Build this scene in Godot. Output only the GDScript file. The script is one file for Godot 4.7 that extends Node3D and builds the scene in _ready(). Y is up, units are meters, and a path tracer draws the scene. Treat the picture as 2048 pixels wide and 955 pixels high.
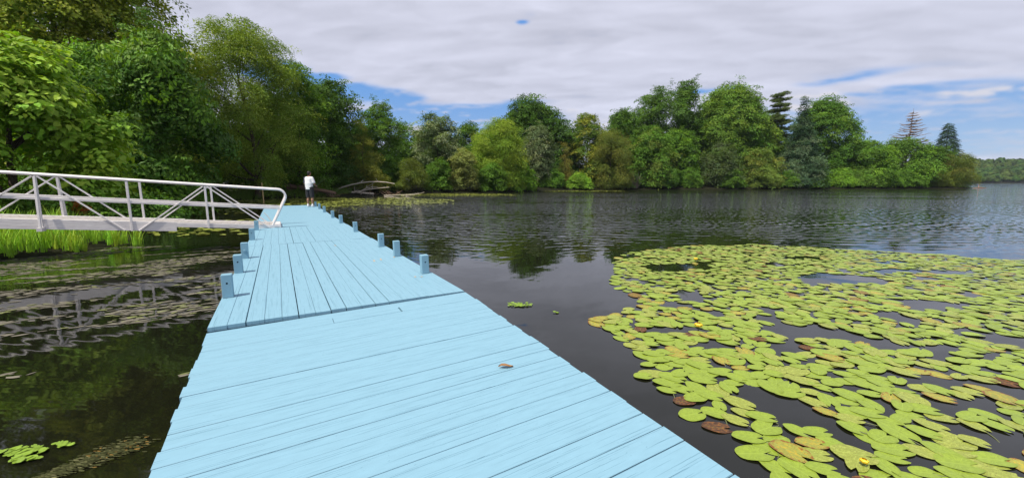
extends Node3D

const UP := Vector3.UP
var rng := RandomNumberGenerator.new()
var mats := {}
var taken := {}
var sprays := {}

func _ready() -> void:
	rng.seed = 20240717
	# ---------------------------------------------------------------- camera, sky, sun
	var cam := Camera3D.new()
	cam.name = "camera"
	add_child(cam)
	cam.position = Vector3(0, 1.85, 0)
	cam.rotation_degrees = Vector3(-8.085, 0, 0)
	cam.fov = 61.29
	cam.near = 0.05
	cam.far = 4000.0
	cam.current = true

	var sun := DirectionalLight3D.new()
	sun.name = "sun"
	add_child(sun)
	sun.look_at_from_position(Vector3.ZERO, Vector3(0.36, -0.86, -0.36))
	sun.light_energy = 1.4
	sun.light_color = Color(1.0, 0.965, 0.90)
	sun.light_angular_distance = 1.5
	sun.shadow_enabled = true

	var env := Environment.new()
	env.background_mode = Environment.BG_SKY
	var sky := Sky.new()
	var pano := PanoramaSkyMaterial.new()
	pano.panorama = cloudy_sky()
	sky.sky_material = pano
	env.sky = sky
	env.tonemap_mode = Environment.TONE_MAPPER_LINEAR
	env.tonemap_exposure = 1.3
	env.fog_enabled = true
	env.fog_density = 0.00009
	env.fog_light_color = Color(0.80, 0.86, 0.95)
	env.sdfgi_enabled = true
	env.ssao_enabled = true
	env.ssil_enabled = true
	var we := WorldEnvironment.new()
	we.name = "environment"
	we.environment = env
	add_child(we)

	make_materials()
	# ---------------------------------------------------------------- the setting
	lake()
	land()
	far_shore()
	# ---------------------------------------------------------------- things
	dock()
	gangway()
	make_sprays()
	forest()
	shrubs()
	bank_plants()
	fallen_trees()
	lily_bed()
	far_lily_mats()
	weeds_left()
	angler()
	small_things()

# =====================================================================  helpers
func numbered(called: String) -> String:
	if not taken.has(called):
		taken[called] = 0
		return called
	taken[called] += 1
	return "%s_%03d" % [called, taken[called]]

func tag(o: Node3D, label: String, category: String, group := "", kind := "") -> Node3D:
	if label != "": o.set_meta("label", label)
	if category != "": o.set_meta("category", category)
	if group != "": o.set_meta("group", group)
	if kind != "": o.set_meta("kind", kind)
	return o

func thing(called: String, label: String, category: String, at := Vector3.ZERO, turn := 0.0, group := "") -> Node3D:
	var o := Node3D.new()
	o.name = numbered(called)
	add_child(o)
	o.position = at
	o.rotation.y = turn
	tag(o, label, category, group)
	return o

func put(called: String, mesh: Mesh, m: Material, parent: Node3D = null) -> MeshInstance3D:
	var o := MeshInstance3D.new()
	o.mesh = mesh
	o.material_override = m
	if parent == null:
		o.name = numbered(called)
		add_child(o)
	else:
		o.name = called
		parent.add_child(o, true)
	return o

func scatter(called: String, mesh: Mesh, m: Material, places: Array, tints: Array, parent: Node3D = null) -> MultiMeshInstance3D:
	var mm := MultiMesh.new()
	mm.transform_format = MultiMesh.TRANSFORM_3D
	mm.use_colors = true
	mm.mesh = mesh
	mm.instance_count = places.size()
	for i in places.size():
		mm.set_instance_transform(i, places[i])
		mm.set_instance_color(i, tints[i])
	var o := MultiMeshInstance3D.new()
	o.multimesh = mm
	o.material_override = m
	if parent == null:
		o.name = numbered(called)
		add_child(o)
	else:
		o.name = called
		parent.add_child(o, true)
	o.set_meta("kind", "stuff")
	return o

func st() -> SurfaceTool:
	var s := SurfaceTool.new()
	s.begin(Mesh.PRIMITIVE_TRIANGLES)
	s.set_smooth_group(-1)
	return s

func done(s: SurfaceTool) -> ArrayMesh:
	s.generate_normals()
	return s.commit()

func tri(s: SurfaceTool, a: Vector3, b: Vector3, c: Vector3) -> void:
	s.add_vertex(a)
	s.add_vertex(b)
	s.add_vertex(c)

func quad(s: SurfaceTool, a: Vector3, b: Vector3, c: Vector3, d: Vector3) -> void:
	tri(s, a, b, c)
	tri(s, a, c, d)

func add_box(s: SurfaceTool, lo: Vector3, hi: Vector3, t := Transform3D()) -> void:
	var p := []
	for i in 8:
		p.append(t * Vector3(hi.x if i & 1 else lo.x, hi.y if i & 2 else lo.y, hi.z if i & 4 else lo.z))
	for f in [[4, 6, 7, 5], [1, 3, 2, 0], [5, 7, 3, 1], [0, 2, 6, 4], [6, 2, 3, 7], [0, 4, 5, 1]]:
		quad(s, p[f[0]], p[f[1]], p[f[2]], p[f[3]])

# a bar with chamfered long edges between two points
func add_bar(s: SurfaceTool, a: Vector3, b: Vector3, w: float, h: float, side: Vector3, ch := 0.004) -> void:
	var along := (b - a).normalized()
	var x := (side - along * side.dot(along)).normalized()
	var y := along.cross(x).normalized()
	var ring := [Vector2(-w / 2 + ch, -h / 2), Vector2(w / 2 - ch, -h / 2), Vector2(w / 2, -h / 2 + ch), Vector2(w / 2, h / 2 - ch), Vector2(w / 2 - ch, h / 2), Vector2(-w / 2 + ch, h / 2), Vector2(-w / 2, h / 2 - ch), Vector2(-w / 2, -h / 2 + ch)]
	for i in 8:
		var p: Vector2 = ring[i]
		var q: Vector2 = ring[(i + 1) % 8]
		var pa := x * p.x + y * p.y
		var qa := x * q.x + y * q.y
		quad(s, a + pa, a + qa, b + qa, b + pa)
		tri(s, a, a + qa, a + pa)
		tri(s, b, b + pa, b + qa)

func add_tube(s: SurfaceTool, pts: Array, radii: Array, sides := 8, rough := 0.0) -> void:
	var n := pts.size()
	var rings := []
	var side := Vector3.ZERO
	for i in n:
		var d: Vector3 = (pts[mini(i + 1, n - 1)] - pts[maxi(i - 1, 0)]).normalized()
		if side == Vector3.ZERO:
			side = d.cross(Vector3(0.31, 0.2, 0.93)).normalized()
		side = (side - d * side.dot(d)).normalized()
		var up := d.cross(side)
		var ring := []
		for k in sides:
			var a := TAU * k / sides
			var r: float = radii[i] * (1.0 + rough * rng.randf_range(-1, 1))
			ring.append(pts[i] + (side * cos(a) + up * sin(a)) * r)
		rings.append(ring)
	s.set_smooth_group(0)
	for i in n - 1:
		for k in sides:
			var l := (k + 1) % sides
			quad(s, rings[i][k], rings[i][l], rings[i + 1][l], rings[i + 1][k])
	s.set_smooth_group(-1)
	for k in sides:
		tri(s, pts[0], rings[0][(k + 1) % sides], rings[0][k])
		tri(s, pts[n - 1], rings[n - 1][k], rings[n - 1][(k + 1) % sides])

func bend(a: Vector3, b: Vector3, sag: Vector3, n := 6) -> Array:
	var out := []
	for i in n + 1:
		var t := float(i) / n
		out.append(a.lerp(b, t) + sag * 4.0 * t * (1.0 - t))
	return out

func taper(r0: float, r1: float, n: int) -> Array:
	var out := []
	for i in n:
		out.append(lerpf(r0, r1, float(i) / (n - 1)))
	return out

func rand_dir() -> Vector3:
	var z := rng.randf_range(-1, 1)
	var a := rng.randf() * TAU
	var r := sqrt(1 - z * z)
	return Vector3(r * cos(a), z, r * sin(a))

func facing(up: Vector3, turn: float, size: Vector3, at: Vector3) -> Transform3D:
	var y := up.normalized()
	var x := y.cross(Vector3(0.37, 0.11, 0.92)).normalized()
	var b := Basis(x, y, x.cross(y)).rotated(y, turn)
	return Transform3D(Basis(b.x * size.x, b.y * size.y, b.z * size.z), at)

func noise(seed_: int, freq: float, oct := 4) -> FastNoiseLite:
	var n := FastNoiseLite.new()
	n.seed = seed_
	n.noise_type = FastNoiseLite.TYPE_SIMPLEX_SMOOTH
	n.frequency = freq
	n.fractal_type = FastNoiseLite.FRACTAL_FBM
	n.fractal_octaves = oct
	return n

func mat(color: Color, rough := 0.8, spec := 0.5) -> StandardMaterial3D:
	var m := StandardMaterial3D.new()
	m.albedo_color = color.linear_to_srgb()
	m.roughness = rough
	m.metallic_specular = spec
	return m

# =====================================================================  sky
func cloudy_sky() -> ImageTexture:
	var w := 2048
	var h := 1024
	var im := Image.create_empty(w, h, false, Image.FORMAT_RGBF)
	im.fill(Color(0.23, 0.26, 0.31))
	var big := noise(5, 0.55, 4)
	var streak := noise(11, 0.9, 5)
	var fine := noise(23, 2.6, 4)
	var puff := noise(31, 1.0, 4)
	# openings in the cloud sheet: azimuth (deg from straight ahead), elevation, half sizes, strength
	var holes := [[-28.0, 12.6, 5.0, 1.3, 0.9], [-23.0, 11.2, 6.0, 1.3, 0.8], [-15.0, 10.8, 3.0, 0.9, 0.75], [-10.0, 8.8, 7.0, 1.1, 0.85], [-2.0, 9.0, 8.0, 1.2, 0.85], [2.0, 10.6, 3.0, 0.5, 0.5], [-20.0, 8.4, 8.0, 0.8, 0.5], [-12.0, 6.4, 14.0, 1.4, 0.45], [1.3, 20.2, 0.9, 0.28, 0.62], [2.4, 21.0, 1.6, 0.7, 0.3],
		[25.0, 11.0, 4.0, 0.4, 0.65], [38.0, 10.8, 5.0, 0.7, 0.42], [43.0, 9.0, 5.0, 0.6, 0.40], [49.0, 7.8, 5.0, 0.7, 0.36], [37.0, 6.4, 18.0, 2.2, 0.36], [46.0, 4.0, 18.0, 2.0, 0.36], [72.0, 9.0, 14.0, 2.0, 0.5], [-75.0, 10.0, 12.0, 2.0, 0.5], [120.0, 10.0, 14.0, 2.0, 0.5], [-130.0, 10.0, 16.0, 2.0, 0.5], [175.0, 10.0, 14.0, 2.0, 0.5]]
	for j in h / 2:
		var el := PI / 2 - (j + 0.5) / h * PI
		var eld := rad_to_deg(el)
		for i in w:
			var az := wrapf((i + 0.5) / w * TAU, -PI, PI)
			var azd := rad_to_deg(az)
			var dir := Vector3(cos(el) * sin(az), sin(el), -cos(el) * cos(az))
			var k := 1.0 / (dir.y + 0.12)
			var p := Vector2(dir.x * k, dir.z * k)
			var q := Vector2(p.x * 0.8 + p.y * 0.25, p.y * 2.0 - p.x * 0.35)
			var a := big.get_noise_2dv(q)
			var b := streak.get_noise_2dv(q + Vector2(a, -a) * 0.5)
			var f := fine.get_noise_2dv(q + Vector2(b, a) * 0.25)
			var cover := 1.02 + 0.26 * a + 0.30 * b + 0.16 * f
			# the sheet thins towards the horizon
			cover -= 0.20 * (1.0 - smoothstep(4.0, 15.0, eld))
			for hole in holes:
				var dx: float = (azd - hole[0]) / hole[2]
				if absf(dx) < 2.2:
					var dy: float = (eld - hole[1]) / hole[3]
					var d2 := dx * dx + dy * dy
					if d2 < 4.5:
						cover -= 1.6 * hole[4] * exp(-d2) * (1.0 + 1.1 * f + 0.7 * b)
			var t := smoothstep(0.12, 0.78, cover)
			var blue := Color(0.105, 0.32, 0.77).lerp(Color(0.44, 0.60, 0.80), smoothstep(0.0, 0.9, exp(-eld / 9.0)))
			var shade := 1.02 + 0.08 * b + 0.16 * f + 0.14 * a - 0.05 * smoothstep(0.9, 1.4, cover)
			var cloud := Color(0.66, 0.67, 0.785) * shade
			var c := blue.lerp(cloud, t * (0.97 - 0.25 * exp(-eld / 7.0)))
			# a few low cumulus puffs
			if eld < 13.0:
				var u := puff.get_noise_2d(azd * 0.10, eld * 0.45) + 0.35 * f
				var in_band := exp(-pow((eld - 8.0) / 2.2, 2.0))
				var pt := smoothstep(0.26, 0.5, u * in_band + 0.08 * in_band)
				c = c.lerp(Color(0.76, 0.74, 0.79), pt * 0.85)
			im.set_pixel(i, j, c * 0.77)
	return ImageTexture.create_from_image(im)

# =====================================================================  textures and materials
func paint_texture(seed_: int) -> Array:
	var w := 1024
	var h := 128
	var im := Image.create_empty(w, h, false, Image.FORMAT_RGB8)
	var hm := Image.create_empty(w, h, false, Image.FORMAT_RGB8)
	var n1 := noise(seed_, 1.0, 4)
	var n2 := noise(seed_ + 7, 1.0, 3)
	for y in h:
		for x in w:
			var a := TAU * x / w
			var g := n1.get_noise_3d(cos(a) * 1.6, sin(a) * 1.6, y * 0.22)
			var l := n2.get_noise_3d(cos(a) * 3.0, sin(a) * 3.0, y * 0.03)
			var v := 0.975 + 0.015 * g + 0.022 * l
			im.set_pixel(x, y, Color(v * 0.97, v * 0.985, v))
			var e := 0.6 + 0.14 * g + 0.05 * l
			hm.set_pixel(x, y, Color(e, e, e))
	var r := RandomNumberGenerator.new()
	r.seed = seed_
	for k in 40:          # drying cracks that run with the grain
		var x0 := r.randi_range(0, w - 1)
		var yy := r.randf_range(3, h - 4)
		var len := r.randi_range(30, 260)
		var deep := r.randf_range(0.25, 0.9)
		for i in len:
			yy += r.randf_range(-0.22, 0.22)
			var fade := deep * sin(PI * i / len)
			var px := (x0 + i) % w
			var py := clampi(int(yy), 0, h - 1)
			var c := im.get_pixel(px, py)
			im.set_pixel(px, py, c.lerp(Color(0.22, 0.36, 0.42), fade * 0.85))
			hm.set_pixel(px, py, Color(0, 0, 0).lerp(hm.get_pixel(px, py), 1.0 - fade))
	for k in 26:          # specks of dirt and nail heads
		var cx := r.randi_range(2, w - 3)
		var cy := r.randi_range(2, h - 3)
		var dark := r.randf_range(0.3, 0.8)
		for i in r.randi_range(1, 5):
			var px := clampi(cx + r.randi_range(-2, 2), 0, w - 1)
			var py := clampi(cy + r.randi_range(-1, 1), 0, h - 1)
			im.set_pixel(px, py, im.get_pixel(px, py).lerp(Color(0.32, 0.42, 0.46), dark))
	return [ImageTexture.create_from_image(im), ImageTexture.create_from_image(hm)]

func wave_normals(seed_: int, tile: float, waves: int, k0: int, k1: int, rms: float, across: float) -> ImageTexture:
	var n := 512
	var r := RandomNumberGenerator.new()
	r.seed = seed_
	var sx := PackedFloat32Array()
	var sy := PackedFloat32Array()
	sx.resize(n * n)
	sy.resize(n * n)
	for w in waves:
		var k := k0 * pow(float(k1) / k0, r.randf())
		var a := PI / 2 + 0.25 + r.randfn(0.0, across)
		var kx := roundi(k * cos(a))
		var ky := roundi(k * sin(a))
		if kx == 0 and ky == 0: continue
		var ph := r.randf() * TAU
		var kk := sqrt(float(kx * kx + ky * ky))
		var amp := pow(kk / k0, -0.25)
		var ax := amp * kx / kk
		var ay := amp * ky / kk
		var cxs := PackedFloat32Array()
		var sxs := PackedFloat32Array()
		for x in n:
			cxs.append(cos(TAU * kx * x / n + ph))
			sxs.append(sin(TAU * kx * x / n + ph))
		var i := 0
		for y in n:
			var cy := cos(TAU * ky * y / n)
			var sn := sin(TAU * ky * y / n)
			for x in n:
				var c := cxs[x] * cy - sxs[x] * sn
				sx[i] += ax * c
				sy[i] += ay * c
				i += 1
	var sum := 0.0
	for i in range(0, n * n, 7):
		sum += sx[i] * sx[i] + sy[i] * sy[i]
	var scale := rms / sqrt(sum / (n * n / 7.0))
	var im := Image.create_empty(n, n, false, Image.FORMAT_RGBF)
	for y in n:
		for x in n:
			var v := Vector3(-sx[y * n + x] * scale, -sy[y * n + x] * scale, 1.0).normalized()
			im.set_pixel(x, y, Color(v.x * 0.5 + 0.5, v.y * 0.5 + 0.5, v.z * 0.5 + 0.5))
	return ImageTexture.create_from_image(im)

func pad_texture(kind: int) -> ImageTexture:
	var n := 256
	var im := Image.create_empty(n, n, false, Image.FORMAT_RGB8)
	var blot := noise(100 + kind, 0.022, 4)
	var fine := noise(140 + kind, 0.09, 3)
	var green: Color = [Color(0.49, 0.565, 0.19), Color(0.53, 0.57, 0.24), Color(0.55, 0.545, 0.22), Color(0.33, 0.23, 0.16)][kind]
	for y in n:
		for x in n:
			var u := (x + 0.5) / n * 2.0 - 1.0
			var v := (y + 0.5) / n * 2.0 - 1.0
			var d := Vector2(u, v)
			var r := d.length()
			var a := atan2(v, u)
			var b := blot.get_noise_2d(x, y)
			var f := fine.get_noise_2d(x, y)
			var c := green * (1.0 + 0.10 * b + 0.07 * f)
			# pale radiating veins and midrib
			var vein := pow(absf(cos(a * 13.0 + 0.6 * b)), 26.0) * smoothstep(0.05, 0.3, r) * (1.0 - smoothstep(0.6, 0.95, r))
			c = c.lerp(Color(0.66, 0.78, 0.36), vein * (0.35 if kind < 3 else 0.1))
			if absf(v) < 0.02: c = c.lerp(Color(0.68, 0.78, 0.38), 0.4)
			if kind == 1:   # speckled: pale grazed patches and dark specks
				c = c.lerp(Color(0.63, 0.67, 0.34), smoothstep(0.05, 0.4, b) * 0.5)
				if f > 0.38: c = c.lerp(Color(0.30, 0.24, 0.10), 0.75)
			if kind == 2:   # yellowed with a brown eaten rim
				c = c.lerp(Color(0.68, 0.58, 0.16), smoothstep(0.08, 0.35, b) * 0.75)
				c = c.lerp(Color(0.45, 0.26, 0.12), smoothstep(0.86, 1.02, r + 0.55 * b) * 0.8)
				if f > 0.44: c = c.lerp(Color(0.34, 0.22, 0.10), 0.7)
			if kind == 3:   # dead
				c = c.lerp(Color(0.56, 0.36, 0.13), smoothstep(0.1, 0.4, b) * 0.6)
				c = c.lerp(Color(0.19, 0.12, 0.09), smoothstep(0.05, 0.45, -b) * 0.6)
			im.set_pixel(x, y, c)
	return ImageTexture.create_from_image(im)

func grain_texture(a: Color, b: Color, seed_: int, fx: float, fy: float) -> ImageTexture:
	var n := 256
	var im := Image.create_empty(n, n, false, Image.FORMAT_RGB8)
	var s := noise(seed_, 1.0, 4)
	for y in n:
		for x in n:
			var u := TAU * x / n
			var v := TAU * y / n
			var g := s.get_noise_3d(cos(u) * fx + 5.0 * cos(v), sin(u) * fx + 5.0 * sin(v), sin(v) * fy)
			im.set_pixel(x, y, a.lerp(b, clampf(0.5 + g, 0, 1)))
	return ImageTexture.create_from_image(im)

func leaf_mat(glow: float, rough := 0.55, spec := 0.2) -> StandardMaterial3D:
	var m := StandardMaterial3D.new()
	m.vertex_color_use_as_albedo = true
	m.roughness = rough
	m.metallic_specular = spec
	m.cull_mode = BaseMaterial3D.CULL_DISABLED
	m.backlight_enabled = true
	m.backlight = Color(glow, glow, glow * 0.45)
	return m

func make_materials() -> void:
	for k in 4:
		var tx := paint_texture(300 + 17 * k)
		var m := mat(Color(0.214, 0.383, 0.478), 0.55, 0.4)
		m.albedo_texture = tx[0]
		m.heightmap_enabled = true
		m.heightmap_texture = tx[1]
		m.heightmap_scale = 0.08
		mats["paint%d" % k] = m
	mats.rim = mat(Color(0.17, 0.34, 0.44), 0.6, 0.4)
	mats.hole = mat(Color(0.02, 0.025, 0.03), 0.9)
	mats.float = mat(Color(0.03, 0.035, 0.045), 0.6)
	mats.bare = mat(Color(0.42, 0.33, 0.22), 0.85)
	var alu := mat(Color(0.82, 0.80, 0.785), 0.46, 0.5)
	alu.metallic = 0.15
	alu.albedo_texture = grain_texture(Color(0.84, 0.83, 0.84), Color(1, 1, 1), 41, 1.2, 2.0)
	alu.uv1_triplanar = true
	alu.uv1_scale = Vector3(0.7, 2.5, 2.5)
	mats.alu = alu
	var plank := mat(Color(0.46, 0.445, 0.435), 0.75)
	plank.albedo_texture = grain_texture(Color(0.72, 0.70, 0.69), Color(1, 1, 1), 43, 1.0, 3.0)
	plank.uv1_triplanar = true
	plank.uv1_scale = Vector3(3, 3, 1.2)
	mats.plank = plank
	var bark := mat(Color(0.20, 0.165, 0.125), 0.95, 0.2)
	bark.albedo_texture = grain_texture(Color(0.42, 0.40, 0.38), Color(1, 1, 1), 45, 3.0, 6.0)
	bark.uv1_triplanar = true
	bark.uv1_scale = Vector3(1.4, 0.5, 1.4)
	mats.bark = bark
	var drift := mat(Color(0.74, 0.69, 0.60), 0.9, 0.2)
	drift.albedo_texture = grain_texture(Color(0.75, 0.72, 0.68), Color(1, 1, 1), 47, 2.0, 6.0)
	drift.uv1_triplanar = true
	drift.uv1_scale = Vector3(0.8, 1.6, 1.6)
	mats.drift = drift
	mats.deadwood = mat(Color(0.24, 0.19, 0.165), 0.95, 0.2)
	mats.root = mat(Color(0.20, 0.135, 0.095), 0.95, 0.2)
	mats.leaf = leaf_mat(0.85)
	mats.gloss_leaf = leaf_mat(0.85, 0.5, 0.25)
	mats.needle = leaf_mat(0.2, 0.6, 0.3)
	mats.grass = leaf_mat(0.7, 0.5, 0.35)
	for k in 4:
		var pm := StandardMaterial3D.new()
		pm.albedo_texture = pad_texture(k)
		pm.roughness = 0.42 if k < 3 else 0.7
		pm.metallic_specular = 0.4
		pm.cull_mode = BaseMaterial3D.CULL_DISABLED
		pm.backlight_enabled = true
		pm.backlight = Color(0.25, 0.25, 0.1)
		pm.vertex_color_use_as_albedo = true
		mats["pad%d" % k] = pm
	mats.stem = mat(Color(0.13, 0.15, 0.06), 0.5)
	mats.scum = leaf_mat(0.1, 0.8, 0.2)
	var soil := mat(Color(0.03, 0.032, 0.016), 0.95, 0.2)
	soil.albedo_texture = grain_texture(Color(0.4, 0.42, 0.35), Color(1, 1, 1), 49, 4.0, 4.0)
	soil.uv1_triplanar = true
	soil.uv1_scale = Vector3(0.3, 0.3, 0.3)
	mats.soil = soil
	mats.lawn = mat(Color(0.16, 0.24, 0.05), 0.9, 0.2)
	mats.path = mat(Color(0.42, 0.40, 0.37), 0.9, 0.2)

# =====================================================================  lake, land
func ripple(x: float, z: float) -> float:
	# how rough the water lies: smooth in the lee of the dock and the lilies, wind-ruffled out on the lake
	var wob := lake_noise.get_noise_2d(x, z) * 3.4
	var open := smoothstep(9.4, 17.0, -z + 0.12 * x + wob)
	open *= (0.55 + 0.45 * smoothstep(14.0, 34.0, -z)) * clampf(0.8 + 0.9 * lake_noise.get_noise_2d(x * 0.35 + 90.0, z * 0.9), 0.35, 1.2)
	if x < -1.5 - 0.55 * absf(z):       # the pool behind the dock
		open = 0.016 + 0.05 * smoothstep(-6.0, -10.0, z)
	open *= 1.0 - 0.60 * smoothstep(0.5, 1.15, x / maxf(1.0, -z))      # the lee of the point
	var left_shore := smoothstep(-12.0, -22.0, x) * (1.0 - smoothstep(-30.0, -60.0, z))
	open *= 1.0 - 0.55 * left_shore
	return open

var lake_noise := noise(77, 0.07, 3)

func steps(list: Array) -> PackedFloat32Array:   # [[from, to, step] ...]
	var out := PackedFloat32Array()
	for a in list:
		var v: float = a[0]
		while v < a[1] - 1e-4:
			out.append(v)
			v += a[2]
	out.append(list[-1][1])
	return out

func lake() -> void:
	var levels := [0.012, 0.035, 0.07, 0.12, 0.19, 0.28, 0.40, 0.55, 0.75, 1.0]
	var xs := steps([[-60, -24, 3], [-24, 24, 0.5], [24, 60, 1.5], [60, 160, 4], [160, 400, 20], [400, 1000, 100]])
	var zs := steps([[-800, -400, 100], [-400, -140, 20], [-140, -60, 3.0], [-60, -24, 1.0], [-24, 4, 0.5], [4, 12, 2]])
	var warp := noise(78, 0.05, 2)
	var tools := []
	for l in levels: tools.append(st())
	var used := []
	used.resize(levels.size())
	used.fill(false)
	for i in xs.size() - 1:
		for j in zs.size() - 1:
			var mx := (xs[i] + xs[i + 1]) / 2
			var mz := (zs[j] + zs[j + 1]) / 2
			var r := ripple(mx, mz)
			var k := 0
			while k < levels.size() - 1 and r > (levels[k] + levels[k + 1]) / 2: k += 1
			used[k] = true
			var c0 := Vector3(mx, 0, mz) - DOCK
			var pool := c0.dot(DV) < 1.2 and c0.dot(DU) < 21.2      # small ripples only, in the shelter of the dock
			var s: SurfaceTool = tools[k]
			for c in [[0, 0], [1, 0], [1, 1], [0, 0], [1, 1], [0, 1]]:
				var x: float = xs[i + c[0]]
				var z: float = zs[j + c[1]]
				var w := warp.get_noise_2d(x, z) * 3.2
				s.set_normal(UP)
				s.set_uv(Vector2((x + w) / 5.3, (z + 0.6 * w) / 5.3) * (Vector2(1.0, 3.2) if pool else Vector2.ONE))
				s.add_vertex(Vector3(x, 0, z))
	var waves := wave_normals(9, 5.3, 54, 6, 40, 0.27, 0.5)
	var am := ArrayMesh.new()
	for k in levels.size():
		if not used[k]: continue
		tools[k].index()
		tools[k].generate_tangents()
		tools[k].commit(am)
		var m := mat(Color(0.0065, 0.007, 0.004), 0.03, 0.45)
		m.normal_enabled = true
		m.normal_texture = waves
		m.normal_scale = levels[k]
		am.surface_set_material(am.get_surface_count() - 1, m)
	var o := MeshInstance3D.new()
	o.mesh = am
	o.name = "lake_water"
	add_child(o)
	tag(o, "dark lake water, smooth by the dock and rippled further out", "water", "", "structure")

const SHORE := [Vector2(-13, 6), Vector2(-13.2, -4), Vector2(-12.6, -9.2), Vector2(-11.2, -11.7), Vector2(-13.4, -14), Vector2(-16.2, -17), Vector2(-17.6, -19.5), Vector2(-19.5, -23), Vector2(-24, -29), Vector2(-28, -37), Vector2(-26.5, -42), Vector2(-24, -47), Vector2(-21, -54), Vector2(-17, -60), Vector2(-10, -64), Vector2(-3.6, -68), Vector2(4, -76), Vector2(15, -88), Vector2(32, -95), Vector2(58, -100), Vector2(84, -103), Vector2(112, -107), Vector2(124, -110), Vector2(136, -121), Vector2(120, -150), Vector2(60, -200), Vector2(-160, -220), Vector2(-160, 6)]

func shore_distance(p: Vector2) -> float:      # positive on land
	var best := 1e9
	for i in SHORE.size():
		var a: Vector2 = SHORE[i]
		var b: Vector2 = SHORE[(i + 1) % SHORE.size()]
		best = minf(best, p.distance_to(Geometry2D.get_closest_point_to_segment(p, a, b)))
	return best if Geometry2D.is_point_in_polygon(p, PackedVector2Array(SHORE)) else -best

var land_noise := noise(81, 0.09, 3)

func ground_height(x: float, z: float) -> float:
	var d := shore_distance(Vector2(x, z)) + land_noise.get_noise_2d(x, z) * 1.2
	return clampf(d * 0.22, -0.7, 0.55) + clampf((d - 3.0) * 0.03, 0.0, 0.9) + 0.15 * land_noise.get_noise_2d(x * 2.0, z * 2.0)

func land() -> void:
	var xs := steps([[-160, -60, 8], [-60, -8, 1.3], [-8, 140, 3.0]])
	var zs := steps([[-220, -130, 10], [-130, -60, 3.0], [-60, 6, 1.3]])
	var hs := {}
	for i in xs.size():
		for j in zs.size():
			hs[Vector2i(i, j)] = ground_height(xs[i], zs[j])
	var s := st()
	s.set_smooth_group(0)
	for i in xs.size() - 1:
		for j in zs.size() - 1:
			var c := []
			var top := -9.0
			for o in [[0, 0], [1, 0], [1, 1], [0, 1]]:
				var y: float = hs[Vector2i(i + o[0], j + o[1])]
				top = maxf(top, y)
				c.append(Vector3(xs[i + o[0]], y, zs[j + o[1]]))
			if top > -0.6:
				quad(s, c[0], c[1], c[2], c[3])
	var o := put("ground", done(s), mats.soil)
	tag(o, "low wooded bank and ground along the near and middle shore", "ground", "", "structure")
	# open lawn and a pale drive seen between the trunks at the far left
	var l := st()
	for i in 12:
		for j in 8:
			var q := []
			for e in [[0, 0], [1, 0], [1, 1], [0, 1]]:
				var x: float = -96.0 + (i + e[0]) * 4.0
				var z: float = -66.0 + (j + e[1]) * 3.6
				q.append(Vector3(x, ground_height(x, z) + 0.05, z))
			quad(l, q[0], q[1], q[2], q[3])
	tag(put("lawn", done(l), mats.lawn), "sunlit strip of lawn behind the left trees", "lawn", "", "structure")
	var d := st()
	for i in 14:
		var a := -130.0 + i * 6.0
		quad(d, Vector3(a, ground_height(a, -76) + 0.14, -76), Vector3(a + 6, ground_height(a + 6, -76) + 0.14, -76), Vector3(a + 6, ground_height(a + 6, -68) + 0.14, -68), Vector3(a, ground_height(a, -68) + 0.14, -68))
	tag(put("road", done(d), mats.path), "pale gravel drive beyond the lawn at the far left", "road", "", "structure")

var hill_noise := noise(85, 0.006, 3)

func hill_y(x: float, z: float) -> float:
	var d := -z - 470.0
	var y := clampf(d * 0.10, -1.0, 1.5) + 27.0 * smoothstep(10.0, 170.0, d)
	return y * (0.85 + 0.22 * hill_noise.get_noise_2d(x, z)) if d > 0 else y

func far_shore() -> void:
	# the wooded hill on the other side of the lake
	var s := st()
	s.set_smooth_group(0)
	for i in 40:
		for j in 16:
			var q := []
			for e in [[0, 0], [1, 0], [1, 1], [0, 1]]:
				var x: float = 120.0 + (i + e[0]) * 26.0
				var z: float = -780.0 + (j + e[1]) * 20.0
				q.append(Vector3(x, hill_y(x, z), z))
			quad(s, q[0], q[1], q[2], q[3])
	tag(put("far_hill", done(s), mats.soil), "low hill on the opposite shore of the lake", "hill", "", "structure")
	var c := st()
	for k in 420:      # one broad-leaved crown, seen from half a kilometre
		var d := rand_dir()
		d.y = absf(d.y) * 1.0 - 0.25
		var b := d * (0.75 + 0.25 * sin(d.x * 5.0 + 1.0) * sin(d.z * 6.0)) * rng.randf_range(0.85, 1.05)
		var u := d.cross(rand_dir()).normalized() * 0.22
		var v := d.cross(u).normalized() * 0.2 + d * rng.randf_range(-0.1, 0.1)
		var t := rng.randf_range(0.8, 1.2)
		c.set_color(Color(t, t, t))
		quad(c, b - u, b + v, b + u, b - v)
	var crown := done(c)
	var places := []
	var tints := []
	for k in 2600:
		var x := rng.randf_range(300, 1000)
		var z := rng.randf_range(-690, -474)
		var r := rng.randf_range(4.0, 7.5)
		if z > -486: r *= 0.8
		places.append(Transform3D(Basis.from_euler(Vector3(0, rng.randf() * TAU, 0)).scaled(Vector3(r, r * rng.randf_range(0.8, 1.25), r)), Vector3(x, hill_y(x, z) + r * rng.randf_range(0.5, 1.0), z)))
		var g: float = rng.randf_range(0.65, 1.25)
		tints.append(Color(0.075 * g * rng.randf_range(0.8, 1.3), 0.14 * g, 0.030 * g))
	var o := scatter("far_forest", crown, mats.leaf, places, tints)
	tag(o, "distant forest covering the hill across the lake", "forest", "", "stuff")

# =====================================================================  dock
const DOCK := Vector3(-2.66, 0.0, -3.365)      # near left corner of the second section
const DU := Vector3(-0.5, 0, -0.8660254)       # along the dock, away from the camera
const DV := Vector3(0.8660254, 0, -0.5)        # across the dock, to the right
const DW := 2.43

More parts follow.
